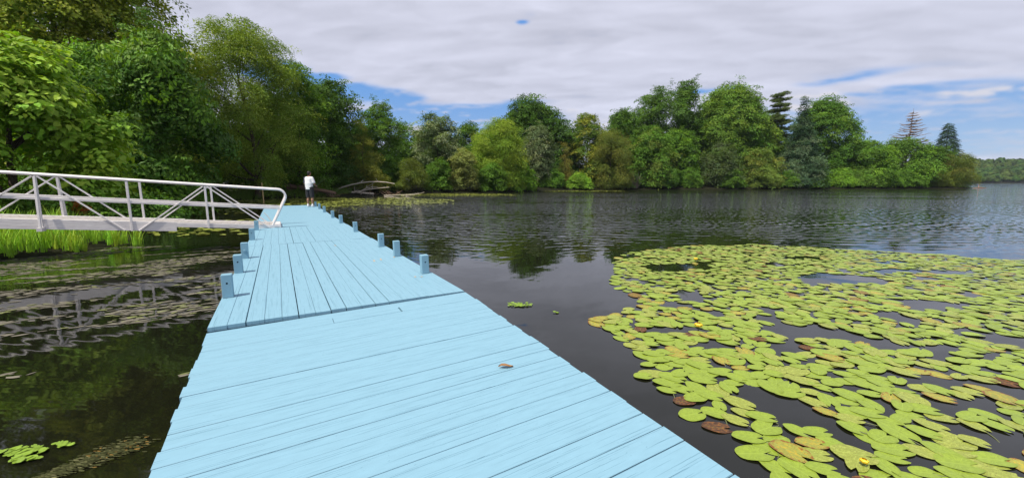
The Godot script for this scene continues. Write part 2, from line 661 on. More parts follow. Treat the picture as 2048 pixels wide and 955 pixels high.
# plank: a board of the given length along local x (or z), with eased top edges, cracked paint along the grain
func board(len: float, width: float, off: float) -> ArrayMesh:
	var s := st()
	var th := 0.038
	var e := 0.0025
	var prof := [Vector2(0, -th), Vector2(0, -e), Vector2(e, 0), Vector2(width - e, 0), Vector2(width, -e), Vector2(width, -th)]
	for i in 6:
		var p: Vector2 = prof[i]
		var q: Vector2 = prof[(i + 1) % 6]
		var v0 := 0.04 + 0.9 * p.x / width + 0.2 * p.y
		var v1 := 0.04 + 0.9 * q.x / width + 0.2 * q.y
		var pts := [Vector3(0, p.y, p.x), Vector3(len, p.y, p.x), Vector3(len, q.y, q.x), Vector3(0, q.y, q.x)]
		var uv := [Vector2(off, v0), Vector2(off + len / 2.5, v0), Vector2(off + len / 2.5, v1), Vector2(off, v1)]
		for k in [0, 2, 1, 0, 3, 2]:
			s.set_uv(uv[k])
			s.add_vertex(pts[k])
	for x in [0.0, len]:
		for i in range(1, 5):
			var f := [prof[0], prof[i], prof[i + 1]]
			if x > 0.0: f.reverse()
			for p in f:
				s.set_uv(Vector2(off + 0.02 * p.y, 0.04 + 0.9 * p.x / width))
				s.add_vertex(Vector3(x, p.y, p.x))
	s.generate_normals()
	s.generate_tangents()
	return s.commit()

func post_mesh(h: float, hole: bool) -> ArrayMesh:
	var s := st()
	var w := 0.051
	var c := 0.004
	var prof := [Vector2(-w + c, -w), Vector2(w - c, -w), Vector2(w, -w + c), Vector2(w, w - c), Vector2(w - c, w), Vector2(-w + c, w), Vector2(-w, w - c), Vector2(-w, -w + c)]
	var hy := h * 0.62
	var r := 0.011
	for i in 8:
		var p: Vector2 = prof[i]
		var q: Vector2 = prof[(i + 1) % 8]
		if hole and i == 4:        # the face towards the near end (local +z) gets a bolt hole
			var rim := []
			var out := []
			for k in 16:
				var a := TAU * k / 16
				var d := Vector2(cos(a), sin(a))
				rim.append(d * r)
				var m := maxf(absf(d.x), absf(d.y))
				out.append(d / m * (w - c))
			for k in 16:
				var l := (k + 1) % 16
				quad(s, Vector3(rim[k].x, hy + rim[k].y, w), Vector3(rim[l].x, hy + rim[l].y, w), Vector3(out[l].x, hy + out[l].y, w), Vector3(out[k].x, hy + out[k].y, w))
				quad(s, Vector3(rim[l].x, hy + rim[l].y, w), Vector3(rim[k].x, hy + rim[k].y, w), Vector3(rim[k].x, hy + rim[k].y, -w + 0.02), Vector3(rim[l].x, hy + rim[l].y, -w + 0.02))
			var b := w - c
			quad(s, Vector3(-b, 0, w), Vector3(-b, hy - b, w), Vector3(b, hy - b, w), Vector3(b, 0, w))
			quad(s, Vector3(-b, hy + b, w), Vector3(-b, h - c, w), Vector3(b, h - c, w), Vector3(b, hy + b, w))
		else:
			quad(s, Vector3(p.x, 0, p.y), Vector3(p.x, h - c, p.y), Vector3(q.x, h - c, q.y), Vector3(q.x, 0, q.y))
		var k := 0.93
		quad(s, Vector3(p.x, h - c, p.y), Vector3(p.x * k, h, p.y * k), Vector3(q.x * k, h, q.y * k), Vector3(q.x, h - c, q.y))
		tri(s, Vector3(p.x * k, h, p.y * k), Vector3(0, h, 0), Vector3(q.x * k, h, q.y * k))
	return done(s)

func section(label: String, u: float, v: float, y: float, pitch: float, roll: float) -> Node3D:
	var o := thing("dock_section", label, "floating dock", DOCK + DU * u + DV * v + Vector3(0, y, 0), deg_to_rad(30), "light blue floating dock sections in a row")
	o.rotation = Vector3(deg_to_rad(pitch), deg_to_rad(30), deg_to_rad(roll))
	return o

func boards_along(o: Node3D, len: float, gaps: Array) -> void:     # boards run the length of the section (towards -z)
	var w := DW / 17.0
	var kinds := []
	for k in 6: kinds.append(board(len, w - 0.0022, rng.randf()))
	var narrow := board(len, w - 0.0085, 0.37)
	for i in 17:
		var b := put("plank", narrow if gaps.has(i) else kinds[rng.randi() % 6], mats["paint%d" % (rng.randi() % 4)], o)
		b.rotation.y = PI / 2      # local x of the board now points to -z
		b.position = Vector3(i * w + 0.001, rng.randf_range(-0.004, 0.0), -0.004 - rng.randf() * 0.012)

func boards_across(o: Node3D, from: float, to: float, gaps: Array) -> void:
	var w := 0.1405
	var kinds := []
	for k in 6: kinds.append(board(DW, w - 0.0014, rng.randf()))
	var narrow := board(DW, w - 0.008, 0.61)
	var n := int((to - from) / w)
	for i in n:
		var z := from + i * w
		var b := put("plank", narrow if gaps.has(i) else kinds[rng.randi() % 6], mats["paint%d" % (rng.randi() % 4)], o)
		b.position = Vector3(rng.randf_range(-0.008, 0.008), rng.randf_range(-0.0025, 0.0), z + 0.001)
		b.rotation.y = rng.randf_range(-0.0006, 0.0006)

func rims(o: Node3D, z0: float, z1: float) -> void:
	for e in [[Vector3(0.012, -0.23, z0 + 0.02), Vector3(0.05, -0.042, z1 - 0.02)], [Vector3(DW - 0.05, -0.23, z0 + 0.02), Vector3(DW - 0.012, -0.042, z1 - 0.02)], [Vector3(0.052, -0.23, z1 - 0.06), Vector3(DW - 0.052, -0.042, z1 - 0.022)], [Vector3(0.052, -0.23, z0 + 0.022), Vector3(DW - 0.052, -0.042, z0 + 0.06)]]:
		var s := st()
		add_box(s, e[0], e[1])
		put("rim_board", done(s), mats.rim, o)
	var n := int((z1 - z0) / 1.7)
	for k in n:
		var s := st()
		var z := z0 + 0.25 + k * (z1 - z0 - 0.2) / n
		add_box(s, Vector3(0.1, -0.72, z), Vector3(DW - 0.1, -0.235, z + 1.2))
		put("float_drum", done(s), mats.float, o)

func dock() -> void:
	# 1: the section underfoot, boards across, dipping a little towards the viewer
	var a := section("nearest light blue dock section with boards laid crosswise", -0.015, 0.0, 0.552, 2.3, 0.7)
	var w := 0.1405
	var full := []
	for k in 6: full.append(board(DW, w - 0.0014, rng.randf()))
	var slim := board(DW, w - 0.0052, 0.23)
	var thin := board(DW, w - 0.0028, 0.71)
	var wide_gap := [3, 7, 10, 12, 13, 15, 18, 20, 22]
	var n := 36
	for i in n:
		var z := 0.006 + i * w
		if i == 1:      # one row is pieced together from three lengths
			var x := 0.0
			for len in [0.985, 0.62, 0.80]:
				var b := put("plank", board(len, w - 0.004, rng.randf()), mats["paint%d" % (rng.randi() % 4)], a)
				b.position = Vector3(x, rng.randf_range(-0.002, 0.001), z + 0.002)
				x += len + (0.004 if len > 0.9 else 0.017)
			continue
		var b := put("plank", slim if wide_gap.has(i) else thin if rng.randf() < 0.4 else full[rng.randi() % 6], mats["paint%d" % (rng.randi() % 4)], a)
		b.position = Vector3(rng.randf_range(-0.011, 0.011), rng.randf_range(-0.003, 0.0), z + 0.001)
		b.rotation.y = rng.randf_range(-0.0012, 0.0012)
	rims(a, 0.006, n * w)
	# 2: lengthwise boards
	var b2 := section("second light blue dock section, long boards split by dark gaps", 0.0, 0.0, 0.588, -0.25, 0.0)
	boards_along(b2, 5.35, [1, 4, 6, 7, 9, 10])
	rims(b2, -5.35, 0.0)
	# 3: shorter, lengthwise boards again
	var b3 := section("third dock section from the near end, short lengthwise boards beside the gangway foot", 5.385, -0.02, 0.563, -0.25, 0.0)
	boards_along(b3, 3.70, [5, 8])
	rims(b3, -3.70, 0.0)
	# 4: long crosswise stretch to the end of the dock
	var b4 := section("far end dock section where the angler stands, boards laid crosswise", 9.12, -0.04, 0.545, 0.0, 0.0)
	boards_across(b4, -12.1, 0.0, [4, 11, 30, 52])
	rims(b4, -12.1, 0.0)
	var holed := post_mesh(0.255, true)
	var blank := post_mesh(0.262, false)
	# [section, along from that section's near end, right side?, holed?]
	var at := [[b2, 1.17, true, true], [b2, 2.71, true, false], [b2, 3.95, true, true], [b3, 1.5, true, true], [b4, 0.42, true, true], [b4, 2.65, true, false], [b4, 5.7, true, false], [b4, 8.1, true, false], [b4, 10.3, true, false],
		[b2, 1.10, false, true], [b2, 2.53, false, true], [b2, 3.82, false, false], [b3, 1.06, false, true], [b3, 3.3, false, true]]
	for e in at:
		var p := put("post", holed if e[3] else blank, mats.paint1, e[0])
		p.position = Vector3(DW - 0.10 if e[2] else 0.062, 0.0015, -e[1])
		p.rotation = Vector3(rng.randf_range(-0.03, 0.03), rng.randf_range(-0.05, 0.05), rng.randf_range(-0.02, 0.02))
		if e[1] == 3.82:       # a bolt head sticks out of this one
			var s := st()
			add_tube(s, [Vector3(0, 0.13, 0.051), Vector3(0, 0.13, 0.081)], [0.022, 0.02], 8)
			put("bolt", done(s), mats.paint1, p)
	# bare wood where the paint has flaked off
	for e in [[b2, 1.90, -2.46, 0.09], [b2, 2.02, -2.52, 0.10], [b2, 2.14, -1.0, 0.035], [b2, 2.22, -0.96, 0.03], [b2, 2.26, -2.62, 0.05], [b2, 1.55, -4.55, 0.07]]:
		var s := st()
		var ring := []
		for k in 12:
			var q := TAU * k / 12
			ring.append(Vector3(cos(q) * e[3] * rng.randf_range(0.6, 1.1), 0, sin(q) * 0.018 * rng.randf_range(0.5, 1.1)))
		for k in 12: tri(s, Vector3(0, 0.0008, 0), ring[k], ring[(k + 1) % 12])
		var f := put("flaked_patch", done(s), mats.bare, e[0])
		f.position = Vector3(e[1], 0.0016, e[2])
		f.rotation.y = PI / 2 + rng.randf_range(-0.2, 0.2)

# =====================================================================  gangway
const GANG_SLOPE := 0.0813

func tread_y(t: float) -> float:
	return 0.60 + GANG_SLOPE * t

func rail_y(t: float) -> float:
	return 1.64 + GANG_SLOPE * t

func gangway() -> void:
	var g := thing("gangway", "white aluminium gangway with handrails leading from the bank to the dock", "gangway", DOCK + DU * 9.12 + DV * 0.48)
	g.basis = Basis(-DV, UP, DU)      # local x: away from the dock, y up, z: across
	var width := 1.08
	var far := 9.5
	for z in [0.0, width]:
		var s := st()
		var path := [Vector3(far, rail_y(far), z), Vector3(5.0, rail_y(5.0), z), Vector3(0.05, rail_y(0.05), z)]
		# the tube bends round and comes back down to the foot
		for k in 7:
			var a := PI / 2 - k / 6.0 * deg_to_rad(122)
			path.append(Vector3(-0.12 - 0.20 * cos(a), rail_y(-0.1) - 0.2 + 0.2 * sin(a), z))
		path.append(Vector3(0.05, tread_y(0.0) + 0.02, z))
		add_tube(s, path, taper(0.03, 0.03, path.size()), 12)
		put("handrail", done(s), mats.alu, g)
		s = st()
		add_bar(s, Vector3(far, rail_y(far) - 0.54, z), Vector3(-0.16, rail_y(-0.1) - 0.54, z), 0.045, 0.06, Vector3(0, 0, 1))
		put("mid_rail", done(s), mats.alu, g)
		# side beam: deep under the walkway, shallow near the dock
		s = st()
		add_bar(s, Vector3(far, tread_y(far) - 0.10, z), Vector3(2.2, tread_y(2.2) - 0.085, z), 0.05, 0.235, Vector3(0, 0, 1))
		put("side_beam", done(s), mats.alu, g)
		s = st()
		add_bar(s, Vector3(2.2, tread_y(2.2) - 0.04, z), Vector3(-0.1, tread_y(-0.1) - 0.035, z), 0.05, 0.11, Vector3(0, 0, 1))
		put("side_beam", done(s), mats.alu, g)
		var out := -0.03 if z == 0.0 else 0.03
		for k in 6:
			var t := 1.53 + k * 1.535
			s = st()
			add_bar(s, Vector3(t, tread_y(t) - (0.21 if t > 2.2 else 0.1), z + out), Vector3(t, rail_y(t) - 0.028, z), 0.045, 0.045, Vector3(1, 0, 0))
			put("stanchion", done(s), mats.alu, g)
			if k % 2 == 0:     # the W bracing meets under the rail at every other stanchion
				for d in [-1.0, 1.0]:
					var tb: float = t + d * 1.40
					s = st()
					add_bar(s, Vector3(t + d * 0.04, rail_y(t) - 0.04, z + out * 0.4), Vector3(tb, tread_y(tb) - (0.2 if tb > 2.2 else 0.06), z + out * 1.25), 0.045, 0.03, Vector3(0, 0, 1))
					put("brace", done(s), mats.alu, g)
		# outriggers that steady the tall stanchions
		for t in [4.6, 7.67]:
			s = st()
			var o := out * 5.5
			add_bar(s, Vector3(t - 0.015, tread_y(t) - 0.19, z + o), Vector3(t, rail_y(t) - 0.05, z + out * 0.7), 0.04, 0.05, Vector3(1, 0, 0))
			add_box(s, Vector3(t - 0.05, tread_y(t) - 0.24, minf(z + o * 1.2, z)), Vector3(t + 0.04, tread_y(t) - 0.16, maxf(z + o * 1.2, z)))
			put("outrigger", done(s), mats.alu, g)
	var bs := st()
	add_box(bs, Vector3(0, -0.012, 0.03), Vector3(0.138, 0.012, width - 0.03))
	var bm := done(bs)
	for k in 66:
		var t := 0.0 + k * 0.143
		var b := put("tread_board", bm, mats.plank, g)
		b.position = Vector3(t, tread_y(t) + rng.randf_range(-0.002, 0.002), 0)
		b.rotation.z = atan(GANG_SLOPE)
	var s := st()
	add_bar(s, Vector3(-0.05, 0.60, -0.05), Vector3(-0.05, 0.60, width + 0.05), 0.16, 0.05, Vector3(1, 0, 0))
	add_tube(s, [Vector3(-0.12, 0.585, -0.08), Vector3(-0.12, 0.585, width + 0.08)], [0.035, 0.035], 10)
	put("hinge_plate", done(s), mats.alu, g)
	s = st()
	add_tube(s, [Vector3(0.02, 0.62, width), Vector3(0.1, 0.565, width + 0.5), Vector3(0.25, 0.56, width + 3.2), Vector3(0.44, 0.56, width + 5.6)], [0.011, 0.011, 0.011, 0.011], 6)
	put("mooring_rope", done(s), mats.plank, g)

# =====================================================================  leaves, sprays, trees
func leaf(s: SurfaceTool, at: Vector3, along: Vector3, n: Vector3, len: float, wid: float, fold := 0.12) -> void:
	var a := along.normalized()
	var side := a.cross(n).normalized()
	var up := side.cross(a)
	var m := at + a * len * 0.45
	var tip := at + a * len - up * len * 0.1
	var t := rng.randf_range(0.72, 1.25)
	s.set_color(Color(t * rng.randf_range(0.9, 1.15), t, t * rng.randf_range(0.8, 1.1)))
	var l := m + side * wid * 0.5 + up * wid * fold
	var r := m - side * wid * 0.5 + up * wid * fold
	tri(s, at, l, tip)
	tri(s, at, tip, r)

func big_leaf(s: SurfaceTool, at: Vector3, along: Vector3, n: Vector3, len: float, wid: float) -> void:
	var a := along.normalized()
	var side := a.cross(n).normalized()
	var up := side.cross(a)
	var t := rng.randf_range(0.75, 1.25)
	s.set_color(Color(t * rng.randf_range(0.9, 1.2), t, t * rng.randf_range(0.8, 1.1)))
	var prof := [[0.0, 0.0, 0.0], [0.10, 0.36, 0.05], [0.32, 0.5, 0.06], [0.62, 0.33, 0.02], [1.0, 0.0, -0.16]]
	for k in 4:
		var p: Array = prof[k]
		var q: Array = prof[k + 1]
		for d in [-1.0, 1.0]:
			var m0: Vector3 = at + a * len * p[0] + up * len * (p[2] - 0.04)
			var m1: Vector3 = at + a * len * q[0] + up * len * (q[2] - 0.04)
			var e0: Vector3 = at + a * len * p[0] + up * len * (p[2] + 0.05 * sin(k + d)) + side * d * wid * p[1]
			var e1: Vector3 = at + a * len * q[0] + up * len * q[2] + side * d * wid * q[1]
			quad(s, m0, m1, e1, e0)

func make_sprays() -> void:
	for kind in ["broad", "fine", "droop", "catalpa", "needle", "tuft"]:
		var list := []
		for v in 3:
			var s := st()
			match kind:
				"broad":
					for k in 34:
						var a := rng.randf() * TAU
						var r := sqrt(rng.randf())
						var at := Vector3(cos(a) * r, 0.30 * (1 - r * r) + rng.randf_range(-0.22, 0.16), sin(a) * r)
						leaf(s, at, Vector3(cos(a), rng.randf_range(-0.5, 0.3), sin(a)) + rand_dir() * 0.7, UP + rand_dir() * 0.65, rng.randf_range(0.26, 0.42), rng.randf_range(0.17, 0.25))
				"fine":
					for k in 60:
						var a := rng.randf() * TAU
						var r := sqrt(rng.randf())
						var at := Vector3(cos(a) * r, 0.35 * (1 - r * r) + rng.randf_range(-0.32, 0.25), sin(a) * r)
						leaf(s, at, Vector3(cos(a), rng.randf_range(-0.6, 0.3), sin(a)) + rand_dir() * 0.7, UP + rand_dir() * 0.8, rng.randf_range(0.17, 0.28), rng.randf_range(0.07, 0.12))
				"droop":
					for k in 26:
						var a := rng.randf() * TAU
						var r := sqrt(rng.randf())
						var at := Vector3(cos(a) * r, 0.35 * (1 - r) + rng.randf_range(-0.15, 0.3), sin(a) * r)
						leaf(s, at, Vector3(cos(a) * 0.8, rng.randf_range(-1.3, -0.4), sin(a) * 0.8) + rand_dir() * 0.25, Vector3(cos(a), 0.7, sin(a)) + rand_dir() * 0.3, rng.randf_range(0.36, 0.52), rng.randf_range(0.19, 0.27), 0.1)
				"catalpa":
					for k in 13:
						var a := k * 2.4 + rng.randf() * 0.5
						var r := sqrt(rng.randf()) * 0.8
						var at := Vector3(cos(a) * r, 0.4 * (1 - r) + rng.randf_range(-0.2, 0.25), sin(a) * r)
						big_leaf(s, at, Vector3(cos(a), rng.randf_range(-0.7, -0.05), sin(a)) + rand_dir() * 0.2, UP + Vector3(cos(a), 0, sin(a)) * 0.3 + rand_dir() * 0.3, rng.randf_range(0.42, 0.62), rng.randf_range(0.36, 0.5))
				"needle":
					for k in 90:
						var t := rng.randf()
						var d := -1.0 if k % 2 else 1.0
						var w := 0.45 * sin(PI * minf(1.0, t + 0.25)) * rng.randf()
						var at := Vector3(t * 1.3, -0.18 * t * t + rng.randf_range(-0.06, 0.06), d * w)
						leaf(s, at, Vector3(0.8, rng.randf_range(-0.4, 0.3), d * 0.8), UP + rand_dir() * 0.5, rng.randf_range(0.16, 0.26), rng.randf_range(0.035, 0.06))
				"tuft":       # pine: needles bunched at the branch tips
					for k in 90:
						var d := rand_dir()
						d.y = absf(d.y) * 0.8 + 0.05
						leaf(s, d * rng.randf_range(0.05, 0.45), d, rand_dir(), rng.randf_range(0.35, 0.6), 0.05)
			list.append(done(s))
		sprays[kind] = list

# lobes of the crown, then sprays of leaves over each lobe
func crown_places(h: float, w: float, low: float, shape: String, rs: float, dens: float, lean: Vector3, droopy: float) -> Array:
	var lobes := []
	var ch := h * (1.0 - low)
	var nl := clampi(int(w * ch / 6.5), 14, 46)
	if shape == "shrub": nl = clampi(int(w * h * 0.8), 6, 12)
	for i in nl:
		var t := (i + rng.randf()) / nl
		var prof := 1.0
		match shape:
			"round": prof = sqrt(maxf(0.0, 1.0 - pow(absf(t - 0.42) / 0.60, 2.2)))
			"tall": prof = sqrt(maxf(0.0, 1.0 - pow(absf(t - 0.5) / 0.53, 3.0)))
			"cone": prof = (1.0 - t) * 0.95 + 0.06
			"oval": prof = sqrt(maxf(0.0, 1.0 - pow(absf(t - 0.4) / 0.61, 2.0)))
			"open": prof = 0.45 + 0.55 * smoothstep(0.1, 0.75, t) if t < 0.9 else 0.72
			"shrub": prof = sqrt(maxf(0.0, 1.0 - t * t * 0.8))
		var a := i * 2.399 + rng.randf_range(-0.5, 0.5)
		var lr := w * 0.5 * (0.42 if nl < 12 else 0.36 if nl < 26 else 0.29) * rng.randf_range(0.55, 1.25)
		if shape == "cone": lr = w * 0.5 * maxf(prof, 0.12) * 0.5
		var rr := maxf(0.0, w * 0.5 * prof - lr * 0.75) * sqrt(rng.randf_range(0.3, 1.0))
		lobes.append([Vector3(cos(a) * rr, h * low + ch * t * (1.0 - 0.5 * lr / ch), sin(a) * rr) + lean * t, lr])
	var total := 0.0
	for l in lobes: total += l[1] * l[1]
	var n := int(dens * total * 12.6 / (rs * rs) * 0.8)
	var out := []
	for l in lobes:
		var k := int(n * l[1] * l[1] / total)
		for i in k:
			var d := rand_dir()
			d = (d + Vector3(0, 0.22, 0)).normalized()
			var r: float = l[1] * (pow(rng.randf(), 0.35) * 1.04 if rng.randf() < 0.82 else rng.randf_range(1.0, 1.45))
			var at: Vector3 = l[0] + Vector3(d.x, d.y * 0.85, d.z) * r
			if at.y < 0.12: continue
			var up := d * (0.62 + droopy) + Vector3(0, 0.9 - droopy * 0.4, 0) + rand_dir() * 0.35
			var sc := rs * rng.randf_range(0.6, 1.35)
			out.append(facing(up, rng.randf() * TAU, Vector3(sc, sc, sc), at))
	# shoots that stick out of the crown's outline
	if shape != "shrub":
		for i in 16:
			var l: Array = lobes[rng.randi_range(nl / 3, nl - 1)]
			var d := (rand_dir() * 0.8 + Vector3(0, 0.9, 0)).normalized()
			var from: Vector3 = l[0] + d * l[1] * 0.8
			var reach := h * rng.randf_range(0.04, 0.10)
			for k in 7:
				var sc := rs * rng.randf_range(0.45, 0.8)
				out.append(facing(UP + rand_dir() * 0.6, rng.randf() * TAU, Vector3(sc, sc, sc), from + d * reach * (0.25 + 1.2 * k / 7.0) + rand_dir() * rs * 0.35))
	return [out, lobes]

func trunk_mesh(h: float, r: float, lobes: Array, limbs: int, lean: Vector3) -> ArrayMesh:
	var s := st()
	var top := h * 0.86
	var pts := []
	var wob := Vector3(rng.randf_range(-1, 1), 0, rng.randf_range(-1, 1)) * h * 0.02
	for i in 8:
		var t := i / 7.0
		pts.append(Vector3(0, top * t - 0.4, 0) + lean * t * 0.9 + wob * sin(t * 5.0))
	var rr := []
	for i in 8: rr.append(r * (1.25 if i == 0 else 1.0 - 0.85 * i / 7.0))
	add_tube(s, pts, rr, 9, 0.06)
	for i in mini(limbs, lobes.size()):
		var l: Array = lobes[(i * 7 + 3) % lobes.size()]
		var to: Vector3 = l[0]
		var t := clampf(to.y / top - 0.22 - rng.randf() * 0.1, 0.15, 0.9)
		var from: Vector3 = pts[int(t * 7)].lerp(pts[mini(int(t * 7) + 1, 7)], t * 7 - int(t * 7))
		var r0 := r * (1.0 - 0.85 * t) * 0.6
		add_tube(s, bend(from, to, Vector3(0, -0.06 * from.distance_to(to), 0), 5), taper(r0, r0 * 0.25, 6), 6, 0.06)
	return done(s)

# c: leaf colour (linear), j: how much it varies between sprays
func tree(called: String, label: String, category: String, x: float, z: float, h: float, w: float, low: float, shape: String, spray: String, rs: float, dens: float, c: Color, opt := {}) -> Node3D:
	var gy := maxf(ground_height(x, z), -0.1)
	var o := thing(called, label, category, Vector3(x, gy, z), 0.0, opt.get("group", ""))
	var hh := h - gy
	var lean: Vector3 = opt.get("lean", Vector3.ZERO)
	var got := crown_places(hh, w, low, shape, rs, dens, lean, opt.get("droop", 0.0))
	if shape != "shrub":
		put("trunk", trunk_mesh(hh, opt.get("trunk", clampf(hh * 0.014, 0.09, 0.35)), got[1], opt.get("limbs", 7), lean), opt.get("bark", mats.bark), o)
	else:
		var s := st()
		for k in 5:
			var l: Array = got[1][k % got[1].size()]
			add_tube(s, bend(Vector3(rng.randf_range(-0.2, 0.2), -0.2, rng.randf_range(-0.2, 0.2)), l[0], Vector3(0, -0.2, 0), 4), taper(0.04, 0.012, 5), 5)
		put("stems", done(s), mats.bark, o)
	# three sprays, three crown parts' worth of leaves in one mass
	var lists := [[], [], []]
	var tints := [[], [], []]
	var patch := noise(int(absf(x * 13.0 + z * 7.0)) + 3, 0.22, 2)
	var alt: Color = opt.get("alt", c * 1.15)
	var share: float = opt.get("share", 0.35)
	for t in got[0]:
		var k := rng.randi() % 3
		lists[k].append(t)
		var g := rng.randf_range(0.68, 1.34)
		var p := patch.get_noise_3dv(t.origin) + rng.randf_range(-0.25, 0.25)
		var cc := c.lerp(alt, smoothstep(0.25 - share, 0.55 - share, p)) * 1.9
		tints[k].append(Color(cc.r * g * rng.randf_range(0.9, 1.12), cc.g * g, cc.b * g))
	for k in 3:
		if lists[k].size():
			scatter("crown", sprays[spray][k], opt.get("leaf", mats.leaf), lists[k], tints[k], o)
	return o

const DARK := Color(0.046, 0.092, 0.015)
const MID := Color(0.060, 0.122, 0.018)
const BRIGHT := Color(0.10, 0.19, 0.022)
const YELLOW := Color(0.145, 0.190, 0.028)
const GREY := Color(0.070, 0.100, 0.048)
const OLIVE := Color(0.080, 0.108, 0.022)
const SPRUCE := Color(0.055, 0.115, 0.046)

func forest() -> void:
	# left bank, from the railing outwards
	tree("catalpa_tree", "bright green large-leaved tree spreading low over the gangway railing", "tree", -19.0, -15.6, 6.7, 7.8, 0.14, "round", "catalpa", 0.42, 1.25, Color(0.12, 0.22, 0.022), {"leaf": mats.gloss_leaf, "alt": Color(0.17, 0.26, 0.03), "trunk": 0.16})
	tree("maple_tree", "tallest yellowish green tree at the left, its top beyond the picture's upper edge", "tree", -32.5, -30.5, 22.0, 18.0, 0.04, "round", "broad", 0.62, 1.1, Color(0.105, 0.165, 0.022), {"alt": Color(0.18, 0.215, 0.034), "share": 0.5})
	tree("maple_tree", "dark tall tree behind the large-leaved tree at the far left", "tree", -56.0, -41.0, 24.0, 19.0, 0.06, "round", "broad", 1.0, 1.2, DARK, {"alt": MID})
	tree("vine_clad_tree", "dark drooping tree with hanging leaves overhanging the shore behind the gangway", "tree", -19.9, -23.2, 9.7, 7.2, 0.02, "oval", "droop", 0.55, 1.5, Color(0.046, 0.098, 0.018), {"droop": 0.5, "leaf": mats.gloss_leaf, "alt": Color(0.08, 0.15, 0.022), "share": 0.35})
	tree("vine_clad_tree", "shorter leafy tree set back between the two leftmost crowns", "tree", -25.6, -25.0, 9.6, 8.0, 0.0, "tall", "droop", 0.6, 1.2, MID, {"droop": 0.4, "alt": BRIGHT})
	tree("ash_tree", "tall airy light green tree with a pale forked trunk", "tree", -27.0, -43.0, 17.2, 12.8, 0.10, "tall", "fine", 0.8, 1.6, Color(0.118, 0.178, 0.030), {"alt": Color(0.15, 0.205, 0.034), "trunk": 0.28, "limbs": 14, "lean": Vector3(-0.8, 0, 0)})
	tree("maple_tree", "mid green tree right behind the airy light green one", "tree", -26.0, -50.5, 15.2, 8.6, 0.05, "oval", "broad", 0.75, 1.2, MID, {"alt": BRIGHT, "share": 0.25})
	tree("oak_tree", "dark green tree with pointed top shoots behind the angler", "tree", -25.6, -58.0, 15.3, 10.5, 0.04, "oval", "broad", 0.75, 1.2, Color(0.04, 0.082, 0.017), {"alt": MID})
	tree("birch_tree", "slender olive yellow tree tapering to a point beside the fallen branches", "tree", -21.6, -59.0, 11.6, 6.8, 0.03, "cone", "fine", 0.62, 1.5, OLIVE, {"alt": Color(0.15, 0.165, 0.03), "trunk": 0.1})
	tree("maple_tree", "medium green tree just right of the slender olive one", "tree", -21.0, -66.0, 13.6, 9.0, 0.03, "oval", "broad", 0.75, 1.2, MID, {"alt": Color(0.07, 0.12, 0.025)})
	tree("oak_tree", "low dark tree in the dip of the skyline left of the round pale-flecked crown", "tree", -20.5, -84.0, 12.6, 11.5, 0.0, "round", "broad", 0.9, 1.1, DARK, {"alt": MID})
	tree("linden_tree", "round dark tree flecked with pale grey green leaves", "tree", -13.4, -74.0, 13.6, 9.8, 0.04, "round", "broad", 0.75, 1.25, Color(0.045, 0.08, 0.026), {"alt": Color(0.15, 0.19, 0.11), "share": 0.25})
	tree("oak_tree", "dark tree showing just left of the feathery yellow green one", "tree", -9.6, -95.0, 14.8, 10.5, 0.0, "oval", "broad", 0.95, 1.1, DARK, {"alt": MID, "share": 0.2})
	tree("honey_locust_tree", "feathery yellow green tree standing out before the dark dome", "tree", -2.2, -74.5, 12.5, 11.6, 0.03, "oval", "fine", 0.8, 1.5, Color(0.12, 0.19, 0.026), {"alt": Color(0.16, 0.22, 0.03)})
	tree("oak_tree", "broad dark green dome in the middle of the far shore", "tree", 4.2, -101.0, 20.4, 21.0, 0.05, "round", "broad", 1.05, 1.2, Color(0.034, 0.074, 0.015), {"alt": MID, "share": 0.25})
	tree("linden_tree", "grey green tree with pale leaf undersides below the dark dome", "tree", 5.6, -88.0, 13.4, 9.6, 0.02, "oval", "broad", 0.8, 1.2, GREY, {"alt": Color(0.16, 0.19, 0.11), "share": 0.2})
	tree("hickory_tree", "yellow topped tree right of the dark dome", "tree", 18.0, -98.5, 17.4, 12.8, 0.03, "round", "broad", 0.85, 1.2, Color(0.065, 0.115, 0.022), {"alt": Color(0.17, 0.19, 0.03), "share": 0.35})
	tree("oak_tree", "mid green tree in the skyline between the yellow top and the tallest crowns", "tree", 29.0, -108.0, 20.0, 14.5, 0.02, "oval", "broad", 0.95, 1.15, MID, {"alt": DARK})
	tree("willow_tree", "brownish olive willow dipping to the water before the far shore trees", "tree", 22.4, -93.0, 12.3, 10.4, 0.0, "round", "fine", 0.85, 1.5, OLIVE, {"alt": Color(0.105, 0.118, 0.026), "droop": 0.5, "limbs": 10})
	tree("birch_tree", "thin olive brown tree by the near edge of the far lily mat", "tree", 11.8, -92.0, 10.2, 5.6, 0.0, "cone", "fine", 0.7, 1.5, Color(0.085, 0.105, 0.025), {"alt": Color(0.13, 0.12, 0.03)})
	tree("sycamore_tree", "compact fresh green round tree right of the brownish willow", "tree", 34.0, -100.0, 14.0, 12.4, 0.02, "round", "broad", 0.85, 1.2, Color(0.065, 0.135, 0.02), {"alt": Color(0.11, 0.15, 0.03), "share": 0.25})
	tree("elm_tree", "tall open crowned tree with sky showing through its forks", "tree", 43.0, -115.0, 27.4, 20.5, 0.14, "open", "broad", 0.9, 0.95, Color(0.052, 0.10, 0.022), {"alt": MID, "limbs": 18, "trunk": 0.4})
	tree("elm_tree", "tall bright crowned tree at the highest point of the far treeline", "tree", 60.6, -116.0, 27.2, 26.0, 0.04, "round", "broad", 1.05, 1.15, Color(0.07, 0.135, 0.022), {"alt": Color(0.10, 0.165, 0.026), "limbs": 12, "trunk": 0.4})
